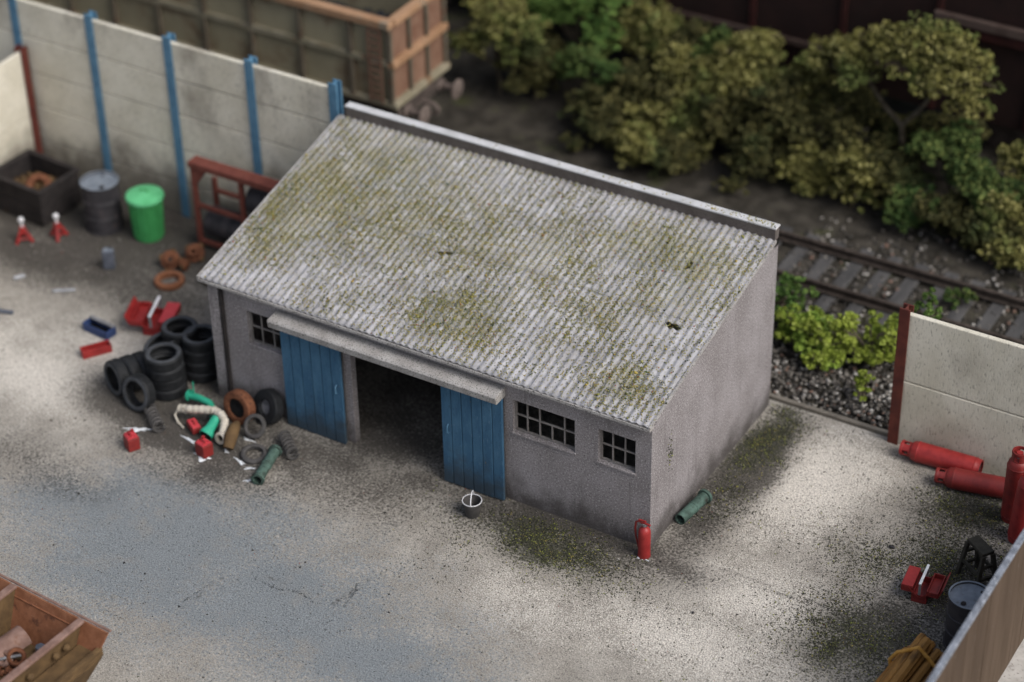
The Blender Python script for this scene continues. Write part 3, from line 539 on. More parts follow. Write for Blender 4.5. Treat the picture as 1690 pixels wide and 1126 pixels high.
# ------------------------------------------------------------------ maroon wagon far behind the bushes
rw = thing('van_wagon', 'very dark maroon panelled railway wagon behind the bushes at the back', 'wagon', (-4, 12.7, 0))
RX = [-9.3, -7.5, -5.7, -3.9 + 1.37 - 1.8 + .0 - .2, -.53 - 2.0 + 1.84, 1.31, 3.15, 5.0, 6.8, 8.6]
RX = [-9.5, -7.65, -5.8, -3.95 + 1.55 - 2.0 + .0, -.55 - 1.98, -.53 + 1.84 - 1.98, 1.31, 3.15, 5.0, 6.85, 8.7]
RX = [-9.7, -7.86, -6.02, -4.18, -2.37, -.53, 1.31, 3.15, 5.0, 6.84, 8.7]
for i, x in enumerate(RX):
    MB().box(x - .06, x + .06, -.08, 0, .95, 5.2).build('rib', 'redrib', rw, bevel=.01)
    if i < len(RX) - 1: MB().box(x + .062, RX[i + 1] - .062, -.02, .06, .95, 5.2).build('side_panel', 'redwagon', rw)
MB().box(RX[0], 3.09, -.14, -.082, 1.6, 1.72).build('sole_bar', 'ledge', rw, bevel=.01)
MB().box(3.09, RX[-1], -.2, -.082, 2.82, 3.0).build('ledge', 'ledge', rw, bevel=.02)
MB().box(3.09, RX[-1], -.15, -.082, 2.6, 2.79).build('ledge_board', 'redrib', rw, bevel=.02)
MB().box(RX[0], RX[-1], .061, 2.4, .9, 5.2).build('body', 'redwagon', rw); MB().box(RX[0] - .05, RX[-1] + .05, -.1, 2.5, 5.202, 5.3).build('roof', 'redwagon', rw, bevel=.02)
for x in (-8, -5.5, 4.5, 7):
    for yy in (.5, 1.7): MB().lathe([(0, -.05), (.42, -.05), (.42, .05), (0, .05)], 16, T(x, yy, .5) @ rotx(PI / 2)).build('wheel', 'under', rw, smooth=True)

# ------------------------------------------------------------------ bushes and trees: limbs, then a crown of flocked clumps
def bush(name, label, cat, base, clumps, mat, group, flake=.033, dens=1.0, trunk_r=.05, zs=.8, forks=None):
    base = np.array(base, float); t = thing(name, label, cat, tuple(base), 0, group); b = MB(); cs = [np.array(c[:3]) - base for c in clumps]
    mid = np.mean(cs, 0) * (.52 if forks else .45); mid[2] = max(mid[2], .15); b.tube([(0, 0, -.1), tuple(mid * .5 + np.array([.03, .02, 0])), tuple(mid)], [trunk_r, trunk_r * .8, trunk_r * .65], 6)
    allP = []
    if forks:
        for fk in forks: b.tube([tuple(mid), tuple((mid + np.array(fk) - base) / 2 + np.array([0, 0, -.06])), tuple(np.array(fk) - base)], [trunk_r * .62, trunk_r * .5, trunk_r * .42], 6)
    for c, (_, _, _, r) in zip(cs, clumps):
        st_ = mid if not forks else min((np.array(fk) - base for fk in forks), key=lambda q_: np.linalg.norm(q_ - c)); j = (st_ + c) / 2 + rng.normal(0, .06, 3); b.tube([tuple(st_), tuple(j), tuple(c)], [trunk_r * .55, trunk_r * .4, trunk_r * .2], 5)
        ns = max(8, int(52 * dens * (r / .35) ** 2)); d = rng.normal(size=(ns, 3)); d /= np.linalg.norm(d, axis=1)[:, None]; d[:, 2] = np.where(d[:, 2] < -.35, -d[:, 2], d[:, 2])
        sc = c + d * r * rng.uniform(.3, 1.38, (ns, 1)) * np.array([1, 1, zs]); sr = rng.uniform(.15, .44, ns) ** 1.4 * min(r, .4) * 1.1
        for p in sc[:: 3]: b.tube([tuple(c), tuple((c + p) / 2 + rng.normal(0, .02, 3)), tuple(p)], [trunk_r * .22, trunk_r * .16, trunk_r * .1], 4, False)
        n = int(19 * (.045 / flake) ** 1.2)
        e = rng.normal(size=(ns, n, 3)); e /= np.linalg.norm(e, axis=2)[..., None]; e *= rng.uniform(.35, 1, (ns, n, 1)) ** .6
        allP.append((sc[:, None] + e * sr[:, None, None] * np.array([1.3, 1.3, .7])).reshape(-1, 3))
    b.build('trunk', 'trunk', t, smooth=True); P = np.concatenate(allP); n = len(P)
    Q = np.array([(-1, -.7, 0), (1, -.6, .25), (.9, .8, 0), (-.8, .7, .3)]); V = np.einsum('nij,kj->nki', rand_rot(n), Q) * (rng.uniform(.5, 1.1, n) * flake)[:, None, None] + P[:, None]
    rawmesh('crown', V.reshape(-1, 3), np.arange(n * 4).reshape(-1, 4), mat, t); return t
GB = 'bushes along the railway bank'
def cl(cx, cy, cz, r, n, rr, sq=.8): # n clumps round a centre
    out = [(cx, cy, cz, rr)]
    for _ in range(n - 1):
        d = rng.normal(size=3); d /= np.linalg.norm(d); k = r * rng.uniform(.5, 1); out.append((cx + d[0] * k * 1.2, cy + d[1] * k * .8, max(cz + d[2] * k * sq, .2), rr * rng.uniform(.7, 1.1)))
    return out
bush('bush', 'yellow olive bush right beside the orange end of the wagon', 'bush', (-9.0, 10.7, 0), cl(-8.9, 10.6, 1.35, .75, 9, .36), 'leaf_olive', GB)
bush('bush', 'fresh green bush at the top edge between olive bush and maroon wagon', 'bush', (-7.8, 12.0, 0), cl(-7.7, 11.7, 1.75, .7, 8, .38), 'leaf_bright', GB)
bush('bush', 'dull green leafy bush below the fresh green one at the back', 'bush', (-7.2, 11.1, 0), cl(-7.0, 11.0, 1.0, .5, 7, .3), 'leaf_green', GB)
bush('bush', 'olive bush in front of the lower ledge of the maroon wagon', 'bush', (-6.3, 11.9, 0), cl(-6.3, 11.9, 1.35, .6, 8, .36), 'leaf_olive', GB)
bush('bush', 'dark drab bush low in the middle of the thicket above the roof', 'bush', (-6.0, 10.9, 0), cl(-6.0, 10.7, .75, .65, 10, .33), 'leaf_dark', GB)
bush('bush', 'lime tipped bush in the upper middle of the thicket', 'bush', (-5.3, 11.2, 0), cl(-5.2, 11.2, 1.25, .5, 8, .3), 'leaf_olive', GB)
bush('bush', 'green bush under a gap in the maroon wagon side', 'bush', (-4.9, 11.9, 0), cl(-4.8, 11.9, 1.3, .55, 8, .34), 'leaf_green', GB)
bush('bush', 'rounded olive bush against the second maroon panel from the left', 'bush', (-4.0, 11.6, 0), cl(-3.95, 11.5, 1.45, .6, 9, .36), 'leaf_olive', GB)
bush('bush', 'brownish bush in the middle row left of the dark hollow', 'bush', (-3.9, 10.8, 0), cl(-4.0, 10.7, .75, .65, 11, .32), 'leaf_dark', GB)
bush('bush', 'low drab bush above the middle of the roof coping', 'bush', (-4.7, 10.35, 0), cl(-4.8, 10.35, .38, .5, 8, .28), 'leaf_olive', GB)
bush('bush', 'tangled dark bush left of the pale branched trunk', 'bush', (-2.8, 10.9, 0), cl(-2.75, 10.9, 1.1, .7, 11, .32), 'leaf_dark', GB)
bush('bush', 'small yellow green bush low on the bank by the coping', 'bush', (-5.6, 10.1, 0), cl(-5.55, 10.1, .3, .35, 5, .24), 'leaf_olive', GB)
k_ = 0
for (bx_, by_, bz_, br_, bm_, bl_) in (
    (-8.3, 10.9, .75, .6, 'leaf_dark', 'dark bush below the yellow olive bush near the wagon buffers'), (-7.0, 12.1, 1.3, .6, 'leaf_olive', 'olive bush behind the dull green bush, touching the picture top'),
    (-6.6, 10.55, .45, .5, 'leaf_dark', 'lowest dark bush at the left foot of the thicket'), (-5.5, 12.0, 1.3, .6, 'leaf_dark', 'dim bush tucked close under the left maroon panels'),
    (-5.1, 10.6, .8, .55, 'leaf_olive', 'olive brown bush on the front slope above the coping middle'), (-4.4, 11.2, 1.1, .6, 'leaf_olive', 'yellowish bush in the centre of the thicket'),
    (-3.2, 11.5, 1.5, .55, 'leaf_olive', 'olive bush filling the notch left of the spreading tree'), (-3.3, 10.4, .5, .5, 'leaf_dark', 'dark low bush in front of the brownish middle bush'),
    (-2.2, 11.8, 1.1, .6, 'leaf_dark', 'dark bush behind the left limb of the spreading tree'), (-2.3, 10.4, .45, .45, 'leaf_olive', 'olive scrub at the foot of the tangled dark bush'),
    (-.6, 10.6, .5, .5, 'leaf_dark', 'dark scrub round the foot of the spreading tree'), (-.1, 11.7, .9, .6, 'leaf_dark', 'dark bush behind the trunk of the spreading tree'),
    (-.1, 10.15, .3, .4, 'leaf_green', 'low green scrub right of the domed olive bush'), (1.4, 10.05, .35, .45, 'leaf_dark', 'brown green scrub beside the far rail at right'),
    (-1.0, 11.95, .7, .6, 'leaf_dark', 'deep shaded bush hiding under the crown of the spreading tree'), (1.7, 10.15, .45, .45, 'leaf_olive', 'olive tuft low at the right edge by the rails'),
    (-5.35, 9.72, .3, .4, 'leaf_olive', 'yellow olive scrub lowest of the thicket, just over the coping'), (-4.7, 9.85, .35, .4, 'leaf_dark', 'dull scrub right of the lowest yellow olive scrub'),
    (-6.3, 10.05, .4, .45, 'leaf_dark', 'dim scrub at the bank foot left of the lowest yellow olive scrub'), (1.95, 9.8, .35, .4, 'leaf_olive', 'olive scrub nearest the far rail at the right picture edge'),
    (2.3, 10.9, .9, .6, 'leaf_green', 'green bush at the right picture edge under the ledge')):
    bush('bush', bl_, 'bush', (bx_, by_, 0), cl(bx_, by_, bz_, br_, 10, .3), bm_, GB)
bush('bush', 'shadowy bush in front of the forked trunk of the spreading tree', 'bush', (-.75, 10.75, 0), cl(-.75, 10.75, .75, .5, 10, .28), 'leaf_dark', GB)
tree = [(-2.55, 11.4, 2.05, .38), (-2.0, 11.3, 2.3, .4), (-1.5, 11.4, 2.55, .42), (-1.0, 11.3, 2.75, .45), (-.5, 11.3, 2.95, .48), (-.05, 11.3, 2.85, .45), (.25, 11.3, 2.5, .42), (.4, 11.2, 2.1, .34), (-.7, 11.0, 2.55, .36), (-.1, 10.9, 2.45, .36), (-1.7, 11.0, 2.15, .34)]
bush('spreading_tree', 'spreading olive tree with forked trunk standing before the maroon wagon', 'tree', (-.85, 11.3, 0), tree, 'leaf_olive', None, trunk_r=.085, forks=[(-1.55, 11.3, 1.95), (-.25, 11.2, 2.2)])
bush('bush', 'bright green bush with a bare pale stick under the olive tree', 'bush', (.3, 10.9, 0), cl(.35, 10.85, 1.25, .5, 8, .3), 'leaf_green', GB)
bush('bush', 'mid green bush at the right edge of the thicket', 'bush', (1.05, 10.7, 0), cl(1.05, 10.6, .95, .6, 9, .32), 'leaf_green', GB)
bush('bush', 'dark mixed bush below the olive tree beside the rails', 'bush', (.6, 10.3, 0), cl(.55, 10.3, .45, .6, 9, .28), 'leaf_dark', GB)
bush('bush', 'olive bush at the far right edge above the concrete wall', 'bush', (1.9, 10.4, 0), cl(1.9, 10.35, .65, .6, 9, .3), 'leaf_olive', GB)
bush('bush', 'yellow topped bush reaching out of frame at right', 'bush', (1.8, 11.4, 0), cl(1.8, 11.3, 1.3, .5, 7, .32), 'leaf_olive', GB)
bush('bush', 'low domed olive bush nearest the rails under the tree', 'bush', (-1.3, 10.2, 0), cl(-1.3, 10.2, .55, .5, 9, .28), 'leaf_olive', GB)
bush('bush', 'shadowed bush behind the domed olive bush', 'bush', (-1.7, 10.8, 0), cl(-1.7, 10.8, .8, .55, 8, .28), 'leaf_dark', GB)
bush('bush', 'dark bush filling the hollow behind the wagon buffers', 'bush', (-8.1, 11.3, 0), cl(-8.1, 11.4, .7, .6, 8, .34), 'leaf_dark', GB)
GL = 'lime weeds behind the shed'
for (bx_, by_, bm_, bl_) in ((-5.3, 8.2, 'leaf_dark', 'drab weed tuft between the rails, seen over the coping middle'), (-3.4, 9.6, 'leaf_dark', 'drab weed tuft beyond the far rail above the coping right half'), (-6.6, 9.5, 'leaf_dark', 'drab weed tuft at the dark foot of the bank left of centre'), (1.6, 8.15, 'leaf_green', 'small green weed growing between the rails at right')):
    bush('track_weed', bl_, 'weed', (bx_, by_, 0), cl(bx_, by_, .1, .2, 5, .14), bm_, 'weeds on the track bed', .03, trunk_r=.02)
bush('weed_bush', 'fresh green weed climbing beside the back corner of the shed', 'weed', (-.75, 6.3, 0), cl(-.75, 6.3, .5, .48, 16, .16), 'leaf_bright', GL, .028)
bush('weed_bush', 'lime yellow weed clump next to the shed wall', 'weed', (-.35, 5.7, 0), cl(-.35, 5.7, .34, .55, 30, .17), 'leaf_lime', GL, .026)
bush('weed_bush', 'lime yellow weed clump in the middle of the weed patch', 'weed', (.2, 5.75, 0), cl(.2, 5.8, .38, .6, 32, .17), 'leaf_lime', GL, .026)
bush('weed_bush', 'lime weed clump touching the maroon end post', 'weed', (.85, 5.9, 0), cl(.95, 5.95, .38, .6, 30, .17), 'leaf_lime', GL, .026)
bush('weed_bush', 'darker lime weed at the front edge of the weed patch', 'weed', (.45, 5.35, 0), cl(.45, 5.35, .2, .42, 14, .13), 'leaf_lime', GL, .026)
bush('weed_bush', 'small solitary lime weed on the stones near the kerb', 'weed', (1.2, 4.95, 0), [(1.2, 4.95, .12, .14), (1.18, 5.0, .27, .13), (1.24, 4.97, .4, .1)], 'leaf_lime', GL, .03)
bush('weed_bush', 'thin green sprig showing above the concrete wall top', 'weed', (1.75, 6.15, 0), [(1.65, 6.1, 1.15, .14), (1.8, 6.15, 1.28, .12), (1.72, 6.2, 1.42, .1), (1.93, 6.1, 1.12, .12)], 'leaf_bright', GL, .03)

# ------------------------------------------------------------------ tyres
def tyre_proto():
    Ro, Rn, w_ = .308, .205, .2; p = [(Rn, -.07), (Rn + .012, -.094), (.24, -.1), (.285, -.097), (.299, -.082), (Ro, -.062)]
    for k in range(5): z = -.062 + k * .0248; p += [(Ro, z + .004), (Ro, z + .018), (Ro - .003, z + .019), (Ro - .003, z + .0238)]
    p += [(Ro, .062), (.299, .082), (.285, .097), (.24, .1), (Rn + .012, .094), (Rn, .07), (Rn + .02, .05), (.27, .04), (.27, -.04), (Rn + .02, -.05)]
    return MB().lathe(p, 36, None, True)
M['sidewall'] = pm('dusty_tyre_sidewall', (.04, .043, .048, 1), (.068, .072, .079, 1), 7, .3, .7, .7, ((.025, .026, .028, 1), 5, .55, .75), None, .3, 60, spec=.3)
M['rubber'].node_tree.nodes['Principled BSDF'].inputs['Specular IOR Level'].default_value = .25
tp = tyre_proto().build('tyre', 'rubber', None, smooth=True, sharp=50); tp.data.materials.append(M['sidewall'])
for p_ in tp.data.polygons:
    if abs(p_.normal.z) > .75 and abs(p_.center.z) > .08: p_.material_index = 1; first = [True]
def tyre(label, loc, nrm=(0, 0, 1), sc=1.0):
    o = tp if first[0] else tp.copy()
    if not first[0]: COL.objects.link(o)
    first[0] = False; o.location = loc; o.rotation_euler = Vector(nrm).normalized().to_track_quat('Z', 'Y').to_euler(); o.scale = (sc,) * 3
    return tag(o, label, 'tyre', 'old tyres heaped by the shed corner')
nm = ['bottom tyre', 'second tyre from the ground', 'third tyre from the ground', 'topmost tyre']
for (sx, sy, nn, txt) in ((-8.42, .32, 4, 'of the stack touching the shed corner'), (-8.83, .38, 4, 'of the rearmost stack, half hidden by the corner stack'), (-8.6, -.36, 4, 'of the front upright stack')):
    for k in range(nn): tyre(nm[k] + ' ' + txt, (sx + random.uniform(-.02, .02), sy + random.uniform(-.02, .02), .1 + .2 * k), (random.uniform(-.03, .03), random.uniform(-.03, .03), 1))
n0 = Vector((-.38, -.92, .05)).normalized(); c0 = Vector((-9.3, -.76, .3))
for k, l_ in enumerate(('leftmost black tyre on edge, its hollow facing the yard', 'middle tyre of the row lying on edge at left', 'rear tyre of the row lying on edge at left')): tyre(l_, c0 - n0 * .205 * k + Vector((.02 * k, 0, 0)), n0 + Vector((0, 0, .03 * k)))
tyre('worn tyre leaning on top of the row behind the front stack', (-8.98, .02, .52), (-.25, -.3, .9))
tyre('front tyre on edge leaning against the front upright stack', (-8.74, -.92, .3), (-.12, -.95, .22))

# ------------------------------------------------------------------ junk heap by the left door
def ring_profile(ro, ri, h): return [(ri, -h / 2), (ri + (ro - ri) * .3, -h / 2 - .01), (ro - .015, -h / 2), (ro, -h / 2 + .02), (ro, h / 2 - .02), (ro - .015, h / 2), (ri + (ro - ri) * .3, h / 2 + .01), (ri, h / 2)]
def ring(name, label, cat, loc, nrm, ro, ri, h, m, group=None):
    o = MB().lathe(ring_profile(ro, ri, h), 28, None, True).build(name, m, None, smooth=True, sharp=35); o.location = loc; o.rotation_euler = Vector(nrm).normalized().to_track_quat('Z', 'Y').to_euler(); return tag(o, label, cat, group)
t = ring('rusty_hoop', 'orange rusty wheel rim standing on edge by the junk', 'wheel rim', (-7.12, -.42, .285), (-.1, -.95, .15), .285, .17, .17, 'rust')
o = MB().lathe([(.0, .01), (.168, .05)], 24, None).build('rim_back', 'hollow', t)
t = ring('worn_tyre', 'black tyre with worn grey hub leaning against the shed wall', 'tyre', (-6.72, -.2, .29), (-.25, -.85, .35), .29, .13, .17, 'rubber'); MB().lathe([(0, -.01), (.13, .02)], 24, None).build('hub', 'grey_metal', t)
ring('grey_ring', 'grey ring propped upright before the black wheel', 'ring', (-6.68, -.63, .2), (.05, -.75, .62), .2, .135, .06, 'rubber_grey', 'grey rings in the junk')
ring('grey_ring', 'grey ring lying flat beside the worn green pipe', 'ring', (-6.39, -1.06, .05), (.1, -.1, 1), .215, .14, .06, 'rubber_grey', 'grey rings in the junk')
def spring(label, a, c, rr, n, m='rubber_grey'):
    a, c = Vector(a), Vector(c); ax = (c - a); L = ax.length; q_ = ax.to_track_quat('Z', 'Y'); pts = []
    for i in range(n * 12 + 1): an = 2 * PI * i / 12; pts.append((rr * math.cos(an), rr * math.sin(an), L * i / (n * 12)))
    o = MB().tube(pts, .024, 6).build('coil_spring', m, None, smooth=True); o.location = a; o.rotation_euler = q_.to_euler(); return tag(o, label, 'spring', 'coil springs in the junk')
spring('dark coil spring lying left of the junk near the tyres', (-8.5, -.98, .11), (-8.05, -1.32, .11), .085, 6); spring('dark coil spring lying beside the left door foot', (-6.22, -.5, .11), (-5.8, -.85, .11), .085, 6)
def pipe(name, label, a, c, r, m, flange=None, hollow=True, cat='pipe', both=False):
    a, c = Vector(a), Vector(c); L = (c - a).length; t = thing(name, label, cat, a, 0, None, (c - a).to_track_quat('Z', 'Y').to_euler())
    p = [(r * .82, .12), (r * .82, 0), (r, 0), (r, L * .48), (r + .008, L * .485), (r + .008, L * .505), (r, L * .51), (r, L), (r * .82, L), (r * .82, L - .1)]
    MB().lathe(p, 20).build('barrel', m, t, smooth=True, sharp=35)
    MB().lathe([(0, .1), (r * .82, .1)], 20).build('bore', 'hollow', t); MB().lathe([(r * .82, L - .1), (0, L - .1)], 20).build('bore', 'hollow', t)
    if flange: MB().lathe([(r + .001, L - .05), (r + flange, L - .05), (r + flange, L - .005), (r + .001, L - .005)], 20).build('flange', m, t, smooth=True, sharp=35)
    if both: MB().lathe([(r + .001, .005), (r + flange, .005), (r + flange, .05), (r + .001, .05)], 20).build('flange', m, t, smooth=True, sharp=35)
    return t
pipe('green_pipe', 'short verdigris green pipe with flange lying along the shed side wall', (.13, .72, .095), (.21, 1.42, .095), .09, 'verdigris', .03)
pipe('green_pipe', 'worn dull green pipe with dark end lying before the left door', (-5.93, -1.62, .1), (-6.12, -.86, .1), .085, 'verdigris', .025, both=True)
# teal elbow and tee, cream corrugated hose
t = thing('teal_pipe', 'bright teal bent exhaust pipe lying behind the cream hose', 'pipe', (-7.9, -.45, .0))
MB().tube([(-.22, .02, .16), (0, .02, .17), (.2, .0, .16), (.36, -.1, .12), (.42, -.22, .1)], [.065, .06, .06, .06, .055], 12).build('pipe_run', 'teal', t, smooth=True); MB().lathe([(0, 0), (.095, 0), (.095, .03), (0, .03)], 18, T(-.24, .02, .16) @ roty(PI / 2)).build('flange', 'teal', t, smooth=True, sharp=35)
MB().tube([(-.12, .02, .2), (-.12, .02, .45)], .012, 6).build('stud', 'teal', t)
t = thing('teal_pipe', 'short teal pipe stub with wide foot under the cream hose', 'pipe', (-7.28, -1.04, 0))
MB().lathe([(0, 0), (.115, 0), (.12, .05), (.085, .12), (.075, .34), (0, .34)], 18, T(-.02, -.06, .1) @ rotx(-1.15)).build('stub', 'teal', t, smooth=True, sharp=35); MB().lathe([(0, -.003), (.1, -.003)], 18, T(-.02, -.06, .1) @ rotx(-1.15)).build('bore', 'hollow', t)
t = thing('cream_hose', 'dirty cream corrugated hose bent over the junk pile', 'hose', (-7.5, -.75, 0)); pts = []; rr = []
path = [(-.5, -.08, .2), (-.3, -.06, .24), (-.1, .0, .27), (.1, .06, .28), (.25, .02, .28), (.37, -.06, .25), (.44, -.18, .2), (.48, -.28, .16)]
for i in range(len(path) - 1):
    for k in range(8):
        u = k / 8; pts.append(tuple(Vector(path[i]).lerp(Vector(path[i + 1]), u))); rr.append(.062 + .009 * ((len(pts) % 4) in (0, 1)))
MB().tube(pts, rr, 12).build('hose_run', 'hose', t, smooth=True); MB().lathe([(.045, 0), (.1, 0), (.1, .05), (.06, .06)], 18, T(.49, -.31, .14) @ rotx(1.25)).build('coupling', 'hose', t, smooth=True); MB().lathe([(0, .012), (.05, .012)], 14, T(.49, -.31, .14) @ rotx(1.25)).build('bore', 'hollow', t)
MB().tube([(-.52, -.1, .2), (-.55, -.16, .1), (-.45, -.22, .03), (-.3, -.28, .02)], .018, 6).build('strap', 'hose', t, smooth=True)
o = MB().tube([(.0, .25, .22), (.06, .12, .26), (.1, -.05, .2), (.14, -.2, .08)], [.05, .09, .11, .09], 10).build('rusty_elbow', 'rust_dark', None, smooth=True); o.location = (-6.95, -.98, .0); tag(o, 'dark brown rusty elbow pipe between cream hose end and flat ring', 'pipe')
def jerry(label, loc, rz, h=.24, w_=.22, d=.2, rot=None):
    t = thing('fuel_can', label, 'fuel can', loc, rz, 'small red fuel cans in the junk', rot); MB().box(-w_ / 2, w_ / 2, -d / 2, d / 2, 0, h).build('body', 'red_dark', t, bevel=.02)
    MB().prism([(-d * .42, 0), (d * .42, 0), (d * .3, .018), (-d * .3, .018)], -w_ * .42, w_ * .42, 'x', T(0, 0, h + .001)).build('top_plate', 'red_pink', t)
    for a in (.7, -.7): MB().box(-.09, .09, -.012, .012, h + .019, h + .032, rotz(a)).build('rib', 'red_pink', t)
    MB().lathe([(0, 0), (.03, 0), (.03, .035), (0, .035)], 12, T(-w_ * .3, d * .25, h + .02)).build('cap', 'red', t); MB().tube([(-.07, -.02, h + .02), (-.05, -.02, h + .06), (.05, -.02, h + .06), (.07, -.02, h + .02)], .01, 6).build('handle', 'red', t); return t
jerry('small red fuel can alone by the white paint patch', (-8.2, -1.82, 0), -.5); jerry('red fuel can ringed with white in front of the teal stub', (-7.1, -1.4, 0), -.25)
t = thing('red_case', 'small red case lying on its side beneath the cream hose', 'case', (-7.62, -.98, .03), -.55); MB().box(-.145, .145, -.08, .08, 0, .1).build('case_body', 'red_dark', t, bevel=.015); MB().box(-.13, .13, -.065, .065, .101, .118).build('case_lid', 'red_pink', t, bevel=.012); MB().tube([(-.06, 0, .118), (-.045, 0, .15), (.045, 0, .15), (.06, 0, .118)], .011, 6).build('handle', 'red', t)
# spilt white paint
def spill(label, x, y, rx, ry, rz=0):
    n = 30; b = MB(); ph = random.uniform(0, 6); pr_ = [(.75 + .3 * math.sin(3 * a + ph) + .22 * math.sin(7 * a + 2 * ph) + .2 * random.uniform(-1, 1)) for a in [2 * PI * i / n for i in range(n)]]
    top = [(rx * pr_[i] * .85 * math.cos(2 * PI * i / n), ry * pr_[i] * .85 * math.sin(2 * PI * i / n), .008) for i in range(n)]; bot = [(rx * pr_[i] * math.cos(2 * PI * i / n), ry * pr_[i] * math.sin(2 * PI * i / n), .0) for i in range(n)]
    b.add(top + bot, [tuple(range(n))] + [(n + i, n + (i + 1) % n, (i + 1) % n, i) for i in range(n)]); o = b.build('paint_spill', 'paint_white', None, smooth=True); o.location = (x, y, 0); o.rotation_euler.z = rz; tag(o, label, 'paint', 'white paint spills')
spill('long white paint splash right behind the solitary red fuel can', -8.42, -1.4, .24, .06, .5); spill('narrow white spill in front of the small red case', -7.55, -1.22, .2, .035, -.2)
spill('white paint patch below the upright grey ring', -6.72, -.76, .13, .035, .0); spill('white dab beside the rusty elbow foot', -6.86, -1.17, .09, .03, -.6); spill('white smear between rusty elbow and flat ring', -6.52, -1.28, .16, .035, -.35)
spill('white smear reaching toward the worn green pipe', -6.28, -1.35, .11, .035, .6); spill('white rim of paint round the foot of the ringed fuel can', -7.1, -1.47, .15, .09, -.2)
def tiny(label, x, y): spill(label, x, y, .09, .03, .8)
tiny('faint white streak left of the worn green pipe end', -6.12, -1.6)
# ------------------------------------------------------------------ tool boxes, trays and scraps in the left yard
def toolbox(label, loc, rz, m, mlid, bar_m, side=1):
    t = thing('tool_box', label, 'tool box', loc, rz, 'red cantilever tool boxes'); L = .22; MB().box(-L, L, -.11, .11, 0, .05).box(-L, L, -.11, -.09, .051, .15).box(-L, L, .09, .11, .051, .15).box(-L, -L + .02, -.089, .089, .051, .15).box(L - .02, L, -.089, .089, .051, .15).build('bottom_tray', m, t, bevel=.006)
    b = MB().box(-L, L, -.3, -.12, .13, .15)
    for sgn, nm_ in ((-1, 'upper_tray'), (1, 'upper_tray')):
        y0, y1 = sorted((sgn * .1, sgn * .27)); b = MB().box(-L, L, y0, y1, .16, .175).box(-L, L, y0, y0 + .016, .176, .25).box(-L, L, y1 - .016, y1, .176, .25).box(-L, -L + .016, y0 + .017, y1 - .017, .176, .25).box(L - .016, L, y0 + .017, y1 - .017, .176, .25); tr = b.build(nm_, m, t, bevel=.005)
        if sgn * side < 0: MB().box(-L, L, y0 + .002, y1, .252, .275).build('tray_lid', mlid, tr, bevel=.008)
        else: ye = sgn * .278; MB().box(-L, L, ye - .008, ye + .008, .18, .34, T(0, ye, .2) @ rotx(-.35 * sgn) @ T(0, -ye, -.2)).build('raised_lid', m, tr)
        for xx in (-L - .006, L + .006): MB().box(xx - .005, xx + .005, -.014, .014, 0, .2, T(0, sgn * .02, .1) @ rotx(-sgn * .8)).build('arm', m, t)
    MB().box(-L - .01, L + .01, -.02, .02, .34, .37).build('carry_bar', bar_m, t, bevel=.008)
    for xx in (-L - .002, L - .012): MB().box(xx, xx + .014, -.018, .018, .15, .339).build('bar_bracket', 'grey_metal', t)
    return t
tb = toolbox('open red tool box with grey carry bar behind the tyres', (-9.95, 1.05, 0), 1.95, 'red', 'red_pink', 'white_metal'); tb.scale = (1.35, 1.35, 1.1)
toolbox('open dusty red tool box with white bar beside the drum at right', (3.86, 1.05, 0), 1.69, 'red_dark', 'red', 'paint_white', -1)
def tray(name, label, loc, rz, m, L, wd, h, cat='tray'):
    t = thing(name, label, cat, loc, rz); MB().box(-L, L, -wd, wd, 0, .02).box(-L, L, -wd, -wd + .02, .021, h).box(-L, L, wd - .02, wd, .021, h).box(-L, -L + .02, -wd + .021, wd - .021, .021, h).box(L - .02, L, -wd + .021, wd - .021, .021, h).build('tray_body', m, t, bevel=.006)
    MB().box(-L + .021, L - .021, -wd + .021, wd - .021, .021, .04).build('tray_shade_sheet', 'hollow', t); return t  # dark sheet added for the shade in the tray bottom
tray('blue_tray', 'dark blue tray with grey rim lying left of the tyres', (-10.67, .43, 0), -.1, 'blue_box', .28, .12, .16); o = MB().box(-.27, .27, .04, .11, .162, .19).build('rim_plate', 'grey_metal', bpy.data.objects['blue_tray'])
tray('red_tray', 'narrow open red tray in front of the dark blue tray', (-10.33, -.08, 0), .98, 'red', .25, .09, .15)
def rod(label, a, c, r, m): tag(MB().tube([a, c], r, 8).build('metal_rod', m, None, smooth=True), label, 'rod', 'loose rods in the left yard')
rod('pale grey rod lying on the sand in the left yard', (-12.15, .98, .03), (-11.83, 1.2, .03), .028, 'rod_grey'); rod('blue grey rod at the left edge of the picture', (-12.75, -.02, .04), (-12.3, .12, .04), .04, 'slate'); rod('whitish stub at left edge beyond the blue grey rod', (-13.0, .95, .03), (-12.9, 1.12, .03), .035, 'rod_grey')
t = thing('slate_can', 'upright slate blue can standing alone on the sand', 'can', (-11.78, 2.08, 0), .5); MB().box(-.1, .1, -.075, .075, 0, .36).build('can_body', 'slate', t, bevel=.02); MB().box(-.08, .08, -.055, .055, .361, .385).build('can_top', 'drum_lid', t, bevel=.008); MB().lathe([(0, 0), (.02, 0), (.02, .03), (0, .03)], 10, T(.04, .02, .386)).build('cap', 'dark', t)
ring('rusty_ring', 'flat rust brown ring lying behind the red tool box', 'ring', (-10.56, 2.2, .05), (0, 0, 1), .265, .175, .1, 'rust_red', 'rusty rings in the left yard'); ring('rusty_ring', 'dark rust ring half hidden by the roof corner', 'ring', (-9.98, 2.72, .05), (0, 0, 1), .28, .19, .1, 'rust_dark', 'rusty rings in the left yard')
